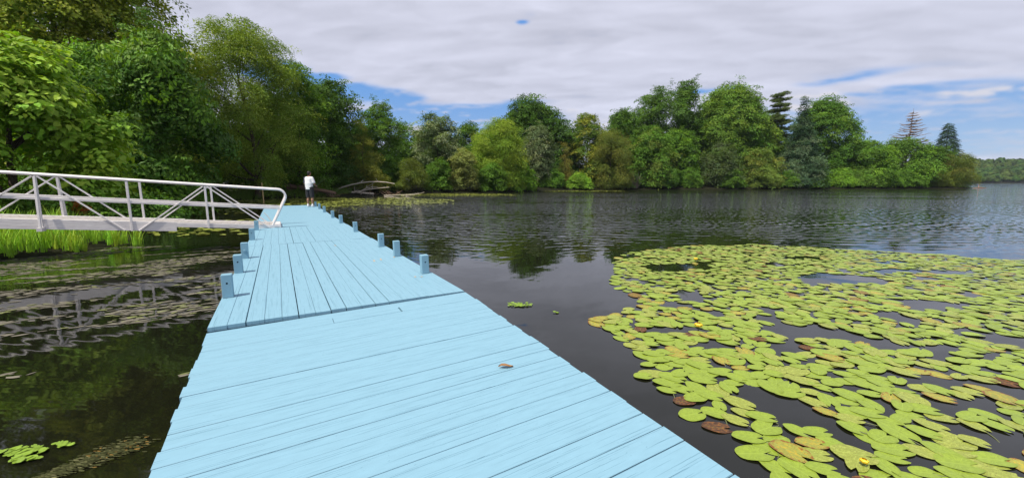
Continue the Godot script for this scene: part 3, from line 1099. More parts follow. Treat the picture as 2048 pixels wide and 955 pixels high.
	tree("maple_tree", "dull mid green tree under the tallest crowns", "tree", 53.4, -104.5, 10.6, 12.2, 0.0, "round", "broad", 0.85, 1.2, Color(0.058, 0.095, 0.025), {"alt": GREY})
	tree("oak_tree", "tree tucked behind the fresh green round tree, below the open crown", "tree", 43.0, -107.0, 15.0, 12.0, 0.0, "round", "broad", 0.95, 1.1, MID, {"alt": BRIGHT, "share": 0.2})
	pine(72.5, -114.0, 25.8)
	tree("blue_spruce", "dark blue green cone shaped tree right of the ragged pine", "tree", 75.6, -107.5, 22.0, 14.0, 0.0, "cone", "broad", 0.85, 1.5, Color(0.032, 0.066, 0.034), {"alt": Color(0.08, 0.12, 0.07), "share": 0.2})
	tree("maple_tree", "dense green tree ending the high part of the treeline", "tree", 86.4, -114.0, 23.4, 18.6, 0.02, "oval", "broad", 1.0, 1.3, Color(0.052, 0.115, 0.018), {"alt": Color(0.08, 0.15, 0.022)})
	tree("sumac_tree", "yellowish low tree at the foot of the ragged pine", "tree", 62.9, -104.0, 9.6, 10.6, 0.0, "round", "broad", 0.8, 1.25, Color(0.08, 0.125, 0.026), {"alt": Color(0.14, 0.165, 0.035)})
	tree("maple_tree", "low rounded tree where the far treeline drops", "tree", 96.5, -111.0, 11.8, 13.4, 0.0, "round", "broad", 0.9, 1.25, MID, {"alt": BRIGHT, "share": 0.25})
	tree("maple_tree", "spreading bright green tree in front of the bare conifer", "tree", 109.7, -115.0, 12.8, 16.4, 0.0, "round", "broad", 0.95, 1.25, Color(0.06, 0.12, 0.02), {"alt": BRIGHT, "share": 0.3})
	tree("oak_tree", "small dark tree between the bare conifer and the spruce", "tree", 120.9, -117.0, 11.0, 11.4, 0.0, "round", "broad", 0.9, 1.2, DARK, {"alt": MID, "share": 0.3})
	bare_conifer(116.3, -121.0, 22.0)
	spruce("dense dark spruce near the tip of the point", 129.2, -122.5, 18.4, 14.0)
	tree("willow_tree", "olive brown willow bush at the very tip of the point", "tree", 122.5, -112.5, 9.2, 9.4, 0.0, "round", "fine", 0.8, 1.5, Color(0.075, 0.105, 0.022), {"alt": Color(0.11, 0.125, 0.028), "droop": 0.4})
	# second row that closes the gaps of the treeline
	var back := [[-38.0, -66.0, 15.0, 13.0, "dark tree deep behind the airy light green one"], [-34.0, -78.0, 14.0, 14.0, "dark tree filling the gap behind the pointed dark tree"], [-6.0, -84.0, 10.5, 10.0, "shaded low tree behind the feathery yellow green one"], [15.0, -108.0, 14.5, 13.0, "shaded tree behind the yellow topped one"],
		[33.0, -118.0, 18.0, 15.0, "shaded tree behind the brownish willow and round tree"], [52.0, -122.0, 19.0, 15.0, "shaded tree between the two tallest crowns"], [72.0, -121.0, 21.0, 16.0, "shaded tree behind the ragged pine"], [-44.0, -52.0, 16.0, 15.0, "dark tree behind the drooping vine-clad crown"],
		[-40.0, -58.0, 9.0, 12.0, "low shaded tree behind the pale forked trunk"], [-33.0, -62.0, 8.0, 10.0, "low shaded tree behind the angler's head"], [-27.0, -76.0, 9.5, 11.0, "low shaded tree left of the dip of the skyline"], [-17.0, -92.0, 11.5, 12.0, "low shaded tree behind the round pale-flecked crown"], [-3.0, -98.0, 13.0, 12.0, "shaded tree left of the dark dome"], [25.0, -104.0, 12.0, 12.0, "low shaded tree between yellow top and willow"], [62.0, -112.0, 15.0, 14.0, "shaded tree inside the tallest part of the treeline"], [72.0, -111.0, 11.0, 10.0, "low shaded tree at the pine's foot"]]
	for b in back:
		tree("background_tree", b[4], "tree", b[0], b[1], b[2], b[3], 0.0, "round", "broad", 1.0, 1.0, MID, {"alt": Color(0.078, 0.135, 0.022), "group": "trees of the second row"})

func pine(x: float, z: float, h: float) -> void:
	var o := thing("pine_tree", "ragged dark pine with a leaning sparse top above the far shore", "tree", Vector3(x, ground_height(x, z), z))
	var s := st()
	var pts := bend(Vector3(0, -0.4, 0), Vector3(1.2, h * 0.97, 0), Vector3(-0.4, 0, 0), 8)
	add_tube(s, pts, taper(0.34, 0.05, 9), 8, 0.05)
	var lists := [[], [], []]
	var tints := [[], [], []]
	for i in 52:
		var t := rng.randf_range(0.25, 0.98)
		var from: Vector3 = pts[int(t * 8)]
		from.y = h * 0.97 * t
		var a := rng.randf() * TAU
		var len := (1.0 - t) * 4.2 + 1.3
		var to := from + Vector3(cos(a) * len, len * 0.18, sin(a) * len)
		add_tube(s, bend(from, to, Vector3(0, -0.1, 0), 3), taper(0.07, 0.02, 4), 5)
		for k in 26:
			var f := rng.randf_range(0.35, 1.05)
			var at := from.lerp(to, f) + rand_dir() * Vector3(0.9, 0.28, 0.9)
			var m := rng.randi() % 3
			lists[m].append(facing(UP + rand_dir() * 0.5, rng.randf() * TAU, Vector3.ONE * rng.randf_range(0.5, 0.85), at))
			var g := rng.randf_range(0.7, 1.3)
			tints[m].append(Color(0.15 * g, 0.21 * g, 0.065 * g))
	put("trunk", done(s), mats.bark, o)
	for m in 3: scatter("crown", sprays.tuft[m], mats.needle, lists[m], tints[m], o)

func spruce(label: String, x: float, z: float, h: float, w: float) -> void:
	var o := thing("spruce_tree", label, "tree", Vector3(x, ground_height(x, z), z))
	var s := st()
	add_tube(s, [Vector3(0, -0.3, 0), Vector3(0, h * 0.5, 0), Vector3(0, h * 0.98, 0)], [0.26, 0.15, 0.03], 8)
	put("trunk", done(s), mats.bark, o)
	var lists := [[], [], []]
	var tints := [[], [], []]
	for i in 3400:
		var t := pow(rng.randf(), 0.62)
		var y := h * (1.0 - t) + 0.2
		var r := w * 0.5 * (0.05 + t * 0.95) * (0.92 + 0.16 * sin(y * 4.2))
		var a := rng.randf() * TAU
		var k := pow(rng.randf(), 0.5)
		var at := Vector3(cos(a) * r * k * 0.86, y - 0.12 * r * k, sin(a) * r * k * 0.86)
		var b := Basis(Vector3(cos(a), -0.25, sin(a)).normalized(), Vector3(0.25 * cos(a), 1, 0.25 * sin(a)).normalized(), Vector3(-sin(a), 0, cos(a)))
		var m := rng.randi() % 3
		var sc := rng.randf_range(0.9, 1.5) * (0.55 + 0.45 * t)
		lists[m].append(Transform3D(b * sc, at))
		var g := rng.randf_range(0.7, 1.3)
		tints[m].append(Color(SPRUCE.r * g, SPRUCE.g * g, SPRUCE.b * g))
	for m in 3: scatter("crown", sprays.needle[m], mats.needle, lists[m], tints[m], o)

func bare_conifer(x: float, z: float, h: float) -> void:
	var o := thing("bare_conifer", "dead leafless conifer with drooping grey branches rising over the point", "tree", Vector3(x, ground_height(x, z), z))
	var s := st()
	add_tube(s, [Vector3(0, -0.4, 0), Vector3(0.1, h * 0.5, 0), Vector3(0.35, h, 0)], [0.32, 0.20, 0.03], 8)
	put("trunk", done(s), mats.deadwood, o)
	var n := 0
	var y := h * 0.36
	while y < h * 0.97:
		var t := y / h
		for k in 9:
			var a := rng.randf() * TAU
			var len := (6.6 * (1.0 - t) / 0.64 + 0.35) * rng.randf_range(0.75, 1.1)
			var from := Vector3(0.35 * t, y + rng.randf_range(-0.2, 0.2), 0)
			var to := from + Vector3(cos(a) * len, len * 0.06, sin(a) * len)
			var b := st()
			var path := bend(from, to, Vector3(0, -0.09 * len, 0), 5)
			add_tube(b, path, taper(0.11, 0.05, 6), 5)
			for j in 5:
				var f: Vector3 = path[2 + j % 4]
				var e := f + Vector3(cos(a + (0.9 if j % 2 else -0.9)), -0.1, sin(a + (0.9 if j % 2 else -0.9))) * len * 0.17
				add_tube(b, [f, e], [0.055, 0.03], 4)
			put("branch", done(b), mats.deadwood, o)
			n += 1
		y += h * 0.034

# =====================================================================  shrubs and bank plants
func shrubs() -> void:
	var g := "bushes along the waterline of the far shore"
	# x, z, height, width, leaf kind, colour, label
	var rows := [[-26.5, -59.0, 2.9, 4.2, "fine", OLIVE, "olive bush just right of the angler's shoulders"], [-19.5, -63.0, 5.6, 5.2, "broad", MID, "tall green bush behind the arching bare branches"], [-15.6, -63.0, 4.9, 5.6, "fine", OLIVE, "olive bush at the end of the arching bare branches"], [-11.8, -66.0, 5.0, 5.2, "broad", MID, "mid green bush under the round pale-flecked tree"],
		[-8.2, -68.0, 7.0, 6.0, "broad", Color(0.11, 0.13, 0.04), "yellowish grey bush left of the feathery tree"], [-3.5, -70.0, 4.6, 6.0, "broad", MID, "green bush under the feathery yellow green tree"], [1.8, -75.5, 5.2, 5.8, "broad", BRIGHT, "bright bush right of the feathery yellow green tree"], [8.6, -87.0, 4.1, 6.2, "broad", MID, "dark green bush below the grey green tree"],
		[14.9, -90.0, 3.4, 6.2, "broad", Color(0.11, 0.20, 0.025), "brightest light green bush behind the far lily mat"], [36.1, -99.0, 5.9, 9.6, "broad", Color(0.055, 0.115, 0.02), "broad green bush at the foot of the fresh green round tree"], [43.5, -101.0, 5.0, 7.4, "broad", MID, "dark bush below the open crowned tree"], [54.9, -102.0, 4.5, 7.0, "broad", MID, "green bush under the dull mid green tree"],
		[63.0, -102.4, 6.0, 8.4, "broad", Color(0.095, 0.14, 0.03), "yellowish bush leaning over the water left of the blue green cone"], [78.4, -106.0, 5.6, 8.6, "broad", MID, "shaded bush at the foot of the blue green cone"], [86.0, -107.0, 4.6, 8.0, "broad", BRIGHT, "bright bush below the dense green tree"], [93.0, -108.0, 5.2, 9.8, "broad", Color(0.08, 0.15, 0.024), "leafy light green bush where the treeline drops"],
		[105.0, -111.0, 4.7, 12.0, "broad", MID, "long dark bush below the spreading bright tree"], [116.7, -112.5, 4.8, 9.6, "fine", OLIVE, "olive bush under the bare conifer"], [70.5, -104.5, 4.4, 7.0, "broad", MID, "mid green bush between the yellowish bush and the blue green cone"], [-28.5, -52.0, 4.2, 6.0, "broad", MID, "dark bush behind the root plate of the fallen tree"], [25.0, -95.0, 3.2, 6.4, "broad", MID, "low bush under the brownish willow"]]
	for r in rows:
		tree("shore_bush", r[6], "bush", r[0], r[1], r[2], r[3], 0.0, "shrub", r[4], 0.55, 1.6, r[5], {"group": g, "alt": r[5] * 1.35})
	var b := thing("dead_bush", "leafless brown brush heap at the waterline left of the broad green bush", "bush", Vector3(29.3, 0.1, -96.5))
	var s := st()
	for k in 46:
		var a := rng.randf() * TAU
		var to := Vector3(cos(a) * rng.randf_range(0.5, 2.4), rng.randf_range(1.2, 4.4), sin(a) * rng.randf_range(0.4, 1.6))
		add_tube(s, bend(Vector3(rng.randf_range(-0.3, 0.3), -0.3, 0), to, Vector3(cos(a), 0.6, 0) * 0.3, 4), taper(0.05, 0.015, 5), 4)
	put("twigs", done(s), mats.deadwood, b)

func bank_plants() -> void:
	var g := "low leafy growth on the bank behind the gangway"
	var rows := [[-19.6, -15.2, 1.3, 3.6, BRIGHT, "low bright leafy growth seen under the mid rail at the far left"], [-17.0, -15.6, 1.25, 3.4, Color(0.075, 0.15, 0.022), "low leafy growth seen between the first two stanchions"], [-15.2, -16.4, 1.1, 3.0, Color(0.06, 0.125, 0.02), "low leafy growth with an orange sprig behind the brace"], [-24.5, -20.0, 2.0, 4.5, MID, "leafy bank growth under the bright large-leaved tree"]]
	for r in rows:
		tree("bank_shrub", r[5], "bush", r[0], r[1], r[2], r[3], 0.0, "shrub", "broad", 0.34, 2.2, r[4], {"group": g, "leaf": mats.gloss_leaf})
	tree("bank_shrub", "sunlit yellow green shrub above the handrail by the dark drooping tree", "bush", -26.2, -31.5, 2.7, 2.8, 0.0, "shrub", "fine", 0.45, 2.0, Color(0.15, 0.23, 0.03), {})
	tree("bank_shrub", "dark shrub hanging over the water under the drooping tree", "bush", -19.2, -22.4, 3.0, 4.6, 0.0, "shrub", "droop", 0.5, 1.8, MID, {"droop": 0.4})
	tree("bank_shrub", "shaded shrub under the drooping tree's left side", "bush", -22.0, -21.5, 3.6, 5.0, 0.0, "shrub", "droop", 0.5, 1.7, MID, {"droop": 0.4})
	# the orange sprig
	var pl := []
	var tn := []
	for k in 26:
		pl.append(facing(UP + rand_dir() * 0.6, rng.randf() * TAU, Vector3.ONE * rng.randf_range(0.10, 0.16), Vector3(rng.randf_range(-0.22, 0.22), rng.randf_range(-0.2, 0.22), rng.randf_range(-0.1, 0.1))))
		tn.append(Color(0.42 * rng.randf_range(0.6, 1.1), 0.13 * rng.randf_range(0.6, 1.4), 0.03))
	var sp := thing("orange_sprig", "small sprig of orange red leaves in the bank growth behind the gangway brace", "leaves", Vector3(-15.9, 0.95, -14.85))
	scatter("foliage", sprays.broad[0], mats.leaf, pl, tn, sp)
	# tall sedge at the water's edge under the gangway
	var s := st()
	for k in 11:
		var a := rng.randf() * TAU
		var base := Vector3(rng.randf_range(-0.1, 0.1), 0, rng.randf_range(-0.1, 0.1))
		var len := rng.randf_range(0.65, 1.0)
		var out := Vector3(cos(a), 0, sin(a))
		var side := Vector3(-out.z, 0, out.x) * rng.randf_range(0.012, 0.022)
		var p0 := base
		var lean := rng.randf_range(0.05, 0.45)
		var t := rng.randf_range(0.75, 1.25)
		s.set_color(Color(t, t, t))
		for i in 4:
			var f := (i + 1) / 4.0
			var p1 := base + UP * len * (f - 0.25 * lean * f * f) + out * len * lean * f * f
			var w0 := 1.0 - i / 4.0
			var w1 := 1.0 - f
			quad(s, p0 - side * w0, p1 - side * w1, p1 + side * w1, p0 + side * w0)
			p0 = p1
	var blades := done(s)
	var places := []
	var tints := []
	for k in 2600:
		var x := rng.randf_range(-20, -10.6)
		var z := rng.randf_range(-13.5, -8.2)
		var d := shore_distance(Vector2(x, z)) + land_noise.get_noise_2d(x * 4, z * 4) * 0.6
		if d < -0.15 or d > 2.0 or z < -12.4 or rng.randf() < 0.5: continue
		var sc := rng.randf_range(0.5, 1.15) * (0.72 if d < 0.25 else 0.9)
		places.append(Transform3D(Basis.from_euler(Vector3(0, rng.randf() * TAU, 0)).scaled(Vector3(sc, sc, sc)), Vector3(x, maxf(ground_height(x, z), -0.05), z)))
		var q := rng.randf_range(0.75, 1.2)
		tints.append(Color(0.36 * q * rng.randf_range(0.8, 1.25), 0.60 * q, 0.06 * q))
	tag(scatter("sedge_grass", blades, mats.grass, places, tints), "tall bright green sedge grass at the water's edge under the gangway", "grass", "", "stuff")
	places = []
	tints = []
	for k in 5200:
		var x := rng.randf_range(-40, -22)
		var z := rng.randf_range(-56, -26)
		var d := shore_distance(Vector2(x, z))
		if d < -0.2 or d > 5.0: continue
		var sc := rng.randf_range(0.5, 1.0)
		places.append(Transform3D(Basis.from_euler(Vector3(0, rng.randf() * TAU, 0)).scaled(Vector3(sc * 1.6, sc * 0.8, sc * 1.6)), Vector3(x, ground_height(x, z), z)))
		var q := rng.randf_range(0.7, 1.2)
		tints.append(Color(0.11 * q, 0.19 * q, 0.03 * q))
	tag(scatter("bank_grass", blades, mats.grass, places, tints), "rough grass on the bank under the airy tree", "grass", "", "stuff")

func fallen_trees() -> void:
	var o := thing("fallen_tree", "fallen grey tree lying in the shallows with bare arching branches", "fallen tree", Vector3(-20.0, 0.0, -57.0))
	var s := st()
	add_tube(s, bend(Vector3(-5.6, 0.35, 0.8), Vector3(0.6, 0.12, 0.2), Vector3(0, 0.1, 0), 8), taper(0.26, 0.16, 9), 9, 0.1)
	put("trunk", done(s), mats.drift, o)
	var arcs := [[Vector3(-5.8, 0.10, 1.2), Vector3(4.0, 1.57, 1.6), Vector3(0.3, 0.86, 0.2), 0.12], [Vector3(-3.0, 0.05, 1.3), Vector3(3.3, 1.1, 1.8), Vector3(0, 0.18, 0), 0.11], [Vector3(-0.9, 0.5, 1.3), Vector3(1.2, 1.75, 1.5), Vector3(0.2, 0.1, 0), 0.04], [Vector3(-0.8, 0.1, 1.4), Vector3(0.4, 1.35, 1.6), Vector3(0, 0.0, 0), 0.04], [Vector3(-3.2, 0.1, 1.4), Vector3(-0.4, 0.55, 1.9), Vector3(0, 0.1, 0), 0.05], [Vector3(2.6, 0.02, 2.0), Vector3(7.5, 0.32, 2.6), Vector3(0, -0.08, 0), 0.05], [Vector3(5.2, 0.0, 2.4), Vector3(8.4, 0.5, 3.2), Vector3(0.2, -0.1, 0), 0.045]]
	for a in arcs:
		s = st()
		add_tube(s, bend(a[0], a[1], a[2], 8), taper(a[3], a[3] * 0.35, 9), 7, 0.08)
		put("branch", done(s), mats.drift, o)
	for k in 14:      # bare side branches, each forking off one of the limbs
		var a: Array = arcs[k % 5]
		var path := bend(a[0], a[1], a[2], 8)
		var from: Vector3 = path[rng.randi_range(2, 7)]
		var len := rng.randf_range(0.5, 1.6)
		s = st()
		add_tube(s, bend(from, from + Vector3(rng.randf_range(-0.5, 1.0), rng.randf_range(-0.35, 0.7), rng.randf_range(-0.6, 0.6)) * len, rand_dir() * 0.12, 4), taper(0.042, 0.014, 5), 5)
		put("branch", done(s), mats.drift, o)
	s = st()
	for k in 44:
		var from := Vector3(rng.randf_range(-5.0, 4.5), 0.1, rng.randf_range(-0.3, 0.9))
		add_tube(s, bend(from, from + Vector3(rng.randf_range(-1.2, 1.2), rng.randf_range(0.1, 0.7), rng.randf_range(-0.5, 0.5)), rand_dir() * 0.12, 4), taper(0.035, 0.012, 5), 4)
	put("twigs", done(s), mats.root, o)
	var r := thing("uprooted_stump", "dark brown uprooted stump with a long log behind the angler's left side", "stump", Vector3(-25.2, 0.0, -49.5))
	s = st()
	add_tube(s, bend(Vector3(-1.6, 1.25, 0.3), Vector3(3.6, 0.45, 0.0), Vector3(0, 0.1, 0), 7), taper(0.3, 0.2, 8), 9, 0.1)
	put("trunk", done(s), mats.root, r)
	for k in 16:
		var a := TAU * k / 16
		s = st()
		var from := Vector3(-1.5, 0.85, 0.2)
		add_tube(s, bend(from, from + Vector3(-0.5 + 0.4 * sin(a * 3.0), sin(a) * 1.0, cos(a) * 1.1), rand_dir() * 0.25, 4), taper(0.12, 0.03, 5), 6, 0.12)
		put("root", done(s), mats.root, r)
	s = st()
	for k in 22:
		var from := Vector3(rng.randf_range(-1.0, 4.0), 0.1, rng.randf_range(-0.5, 0.7))
		add_tube(s, bend(from, from + Vector3(rng.randf_range(-1.4, 1.4), rng.randf_range(0.1, 0.9), rng.randf_range(-0.4, 0.4)), rand_dir() * 0.15, 4), taper(0.05, 0.015, 5), 5)
	put("twigs", done(s), mats.root, r)

# =====================================================================  water lilies
func pad_mesh(seed_: int) -> ArrayMesh:
	# unit pad: tip towards +x, notch at -x; length about 1, width about 0.72
	var r := RandomNumberGenerator.new()
	r.seed = seed_
	var s := st()
	var n := 26
	var open := r.randf_range(0.16, 0.34)
	var curl := r.randf_range(0.0, 0.025)
	var warp := r.randf() * TAU
	var wide := r.randf_range(0.64, 0.80)
	var heart := Vector3(-0.22, 0.0, 0)
	var rings := []
	for f in [0.55, 1.0]:
		var ring := []
		for k in n + 1:
			var a := -PI + open + (TAU - 2 * open) * k / n
			var rad: float = 0.5 * (1.0 + 0.03 * sin(5.0 * a + warp) * f)
			var e := Vector3(cos(a) * rad, 0, sin(a) * rad * wide)
			var p := heart.lerp(e, f)
			p.y = 0.012 * sin(2.0 * a + warp) * f + curl * f * f * absf(sin(a)) + 0.006 * r.randf()
			ring.append(p)
		rings.append(ring)
	s.set_color(Color.WHITE)
	s.set_smooth_group(0)
	for k in n:
		for p in [heart, rings[0][k], rings[0][k + 1], rings[0][k], rings[1][k], rings[1][k + 1], rings[0][k], rings[1][k + 1], rings[0][k + 1]]:
			s.set_uv(Vector2(0.5 + p.x, 0.5 + p.z / wide))
			s.add_vertex(p)
	s.generate_normals()
	return s.commit()

const BED := [Vector2(2.1, -1.2), Vector2(1.72, -2.2), Vector2(1.62, -2.6), Vector2(1.52, -2.95), Vector2(1.44, -3.3), Vector2(1.43, -3.8), Vector2(1.38, -4.2), Vector2(1.30, -4.75), Vector2(1.18, -5.2), Vector2(1.42, -5.75), Vector2(1.95, -6.0), Vector2(1.95, -7.2), Vector2(2.2, -8.6), Vector2(2.75, -10.1), Vector2(4.4, -11.2), Vector2(7.0, -11.9), Vector2(9.2, -10.9), Vector2(12.0, -9.6), Vector2(16.0, -8.4), Vector2(16.0, -1.2)]
# stretches of open water inside the bed: centre, half sizes
const GAPS := [[3.75, -4.75, 0.42, 0.26], [4.5, -4.45, 0.5, 0.16], [2.35, -4.45, 0.26, 0.16], [2.2, -3.2, 0.24, 0.30], [2.4, -2.62, 0.16, 0.20], [6.3, -7.5, 0.8, 0.4], [3.0, -6.3, 0.30, 0.5], [6.4, -5.8, 0.7, 0.25], [4.0, -3.55, 0.35, 0.1], [2.0, -4.95, 0.3, 0.22], [8.6, -8.2, 1.2, 0.22], [3.4, -8.6, 0.5, 0.35]]

func lily_bed() -> void:
	var shapes := []
	for k in 7: shapes.append(pad_mesh(900 + k))
	var poly := PackedVector2Array(BED)
	var wob := noise(91, 0.6, 3)
	var thin := noise(97, 0.9, 3)
	var spots := []
	var grid := {}
	var tries := 0
	while spots.size() < 2700 and tries < 110000:
		tries += 1
		var p := Vector2(rng.randf_range(1.0, 16.0), rng.randf_range(-12.2, -1.2))
		if p.x > 1.45 * -p.y + 2.0: continue
		var q := p + Vector2(wob.get_noise_2dv(p), wob.get_noise_2dv(p + Vector2(40, 0))) * (0.12 if p.y > -3.6 else 0.3)
		if not Geometry2D.is_point_in_polygon(q, poly): continue
		var inside := false
		for g in GAPS:
			if pow((q.x - g[0]) / g[2], 2) + pow((q.y - g[1]) / g[3], 2) < 1.0: inside = true
		if inside or (thin.get_noise_2dv(p) > 0.33 and p.length() > 3.6): continue
		var size := rng.randf_range(0.17, 0.275)
		if p.y < -7.0: size *= 0.95
		var cell := Vector2i(p / 0.3)
		var near := false
		for i in range(-1, 2):
			for j in range(-1, 2):
				for o in grid.get(cell + Vector2i(i, j), []):
					if p.distance_to(o) < 0.118: near = true
		if near: continue
		if not grid.has(cell): grid[cell] = []
		grid[cell].append(p)
		spots.append([p.length(), p, size])
	spots.sort_custom(func(a, b): return a[0] < b[0])
	var g := "yellow-green lily pads of the bed right of the dock"
	# what they look like, by kind and by where in the bed they float
	var look := ["fresh green lily pad", "speckled lily pad", "yellowing lily pad", "dead brown lily pad"]
	var far_places := [[], [], []]
	var far_tints := [[], [], []]
	var built := 0
	var first := {}
	for sp in spots:
		var p: Vector2 = sp[1]
		var size: float = sp[2]
		var v := rng.randf()
		var kind := 0 if v < 0.64 else 1 if v < 0.90 else 2 if v < 0.975 else 3
		var turn := rng.randfn(2.6, 0.75)
		var y := 0.003 + rng.randf() * 0.009 if kind < 3 else 0.004 + rng.randf() * 0.006
		var b := Basis.from_euler(Vector3(rng.randf_range(-0.025, 0.025), turn, rng.randf_range(-0.025, 0.025))).scaled(Vector3(size, size, size))
		var t := Transform3D(b, Vector3(p.x, y, p.y))
		var seen_x := p.x / -p.y if p.y < -1.5 else 9.0
		if built < 300 and p.y < -2.15 and seen_x < 1.30:
			built += 1
			var row := "bottom row" if sp[0] < 3.2 else "front row" if sp[0] < 4.0 else "second row" if sp[0] < 4.7 else "third row"
			var across := p.x / -p.y
			var where := "open water edge" if across < 0.36 else "dock side" if across < 0.5 else "halfway across" if across < 0.85 else "outer end"
			var points := fposmod(turn, TAU)
			var aims := "tip away from dock" if points < 0.8 or points > 5.5 else "tip toward far shore" if points < 2.35 else "tip toward dock" if points < 3.9 else "tip toward viewer"
			var label: String = ("large " if size > 0.24 else "small " if size < 0.20 else "") + look[kind] + ", " + aims + ", " + row + ", " + where
			var o := thing("lily_pad", label, "lily pad", t.origin, 0.0, g)
			var m := put("blade", shapes[rng.randi() % 7], mats["pad%d" % kind], o)
			m.basis = b
			if sp[0] < 5.0 and rng.randf() < 0.4:
				var s := st()
				var back := t.basis * Vector3(-0.25, 0, 0)
				add_tube(s, bend(back + Vector3(0, -0.004, 0), back * rng.randf_range(2.0, 3.6) + Vector3(rng.randf_range(-0.1, 0.1), -y + 0.002 - 0.03 * rng.randf(), rng.randf_range(-0.1, 0.1)), Vector3(0, 0.004, 0.02), 5), taper(0.0042, 0.003, 6), 5)
				put("stem", done(s), mats.stem, o)
		else:
			var k := mini(kind, 2)
			far_places[k].append(t)
			var f := rng.randf_range(0.85, 1.1)
			far_tints[k].append(Color(f, f, f) if kind < 3 else Color(0.65, 0.45, 0.35))
	var holder := thing("lily_pads", "mass of smaller yellow-green lily pads filling the far part of the bed", "lily pads")
	holder.set_meta("kind", "stuff")
	for k in 3:
		scatter("pads", shapes[k * 2], mats["pad%d" % k], far_places[k], far_tints[k], holder)
	# yellow pond lily flowers
	for e in [[2.36, -4.89, 0.05, "yellow pond lily bloom on a round pad near the open water edge"], [2.30, -2.40, 0.026, "yellow pond lily bud at the very bottom of the view"], [4.32, -9.3, 0.05, "small yellow pond lily bloom far back in the bed"]]:
		var o := thing("pond_lily_flower", e[3], "flower", Vector3(e[0], 0.035, e[1]))
		var s := st()
		add_tube(s, [Vector3(0, -0.05, 0), Vector3(0, 0.012, 0)], [0.006, 0.006], 6)
		put("stalk", done(s), mats.stem, o)
		for k in 6:
			var a := TAU * k / 6
			s = st()
			var out := Vector3(cos(a), 0, sin(a))
			var side := Vector3(-sin(a), 0, cos(a))
			var r: float = e[2]
			var rows := [[0.15, 0.0, 0.2], [0.75, 0.25, 0.55], [0.85, 0.7, 0.5], [0.5, 1.0, 0.25]]
			for i in 3:
				var p0: Vector3 = out * r * rows[i][0] + UP * r * rows[i][1]
				var p1: Vector3 = out * r * rows[i + 1][0] + UP * r * rows[i + 1][1]
				quad(s, p0 - side * r * rows[i][2], p0 + side * r * rows[i][2], p1 + side * r * rows[i + 1][2], p1 - side * r * rows[i + 1][2])
			put("petal", done(s), petal_mat(), o)

func petal_mat() -> Material:
	if not mats.has("petal"):
		mats.petal = mat(Color(0.72, 0.50, 0.02), 0.5)
		mats.petal.cull_mode = BaseMaterial3D.CULL_DISABLED
	return mats.petal

func far_lily_mats() -> void:
	var shape := pad_mesh(950)
	var nz := noise(93, 0.16, 3)
	# [centre x, z, half x, half z, density per square metre, label]
	var list := [[-14.5, -38.5, 9.0, 9.0, 9.0, "mat of lily pads on the water right of the angler"], [-24.0, -43.0, 6.0, 6.0, 9.0, "mat of lily pads between the far end of the dock and the stump"], [-8.0, -58.0, 9.0, 6.0, 9.0, "long lily mat along the shore past the fallen branches"], [9.0, -82.0, 14.0, 4.5, 8.0, "thin light lily mat along the middle of the far shore"],
		[-13.5, -17.5, 3.0, 2.2, 5.5, "patch of lily pads seen under the gangway near the dock"], [-11.0, -14.6, 2.2, 0.9, 7.0, "strip of lily pads just below the gangway beam"], [-17.5, -25.5, 3.0, 3.0, 3.0, "thin patch of pads between the handrails in front of the drooping tree"]]
	for e in list:
		var places := []
		var tints := []
		var n := int(e[2] * e[3] * PI * e[4])
		for k in n:
			var a := rng.randf() * TAU
			var r := sqrt(rng.randf())
			var p := Vector2(e[0] + cos(a) * r * e[2], e[1] + sin(a) * r * e[3])
			if nz.get_noise_2d(p.x, p.y * 2.2) < -0.30 + 0.45 * (r - 0.5): continue
			if shore_distance(p) > -0.1: continue
			var c := p - Vector2(DOCK.x, DOCK.z)
			var v := c.dot(Vector2(DV.x, DV.z))
			if v > -0.15 and v < 2.6 and c.dot(Vector2(DU.x, DU.z)) < 21.6: continue
			var size := rng.randf_range(0.22, 0.38)
			places.append(Transform3D(Basis.from_euler(Vector3(rng.randf_range(-0.07, 0.07), rng.randf() * TAU, rng.randf_range(-0.07, 0.07))).scaled(Vector3(size, size, size)), Vector3(p.x, 0.012 + rng.randf() * 0.03, p.y)))
			var f := rng.randf_range(0.7, 1.05)
			tints.append(Color(f, f, f * 0.95))
		tag(scatter("lily_mat", shape, mats.pad1, places, tints), e[5], "lily pads", "", "stuff")

func flake_mesh() -> ArrayMesh:
	var s := st()
	var ring := []
	for k in 9:
		var a := TAU * k / 9
		ring.append(Vector3(cos(a) * rng.randf_range(0.6, 1.0), 0, sin(a) * rng.randf_range(0.5, 1.0)))
	s.set_color(Color.WHITE)
	for k in 9: tri(s, Vector3(0, 0.02, 0), ring[k], ring[(k + 1) % 9])
	return done(s)

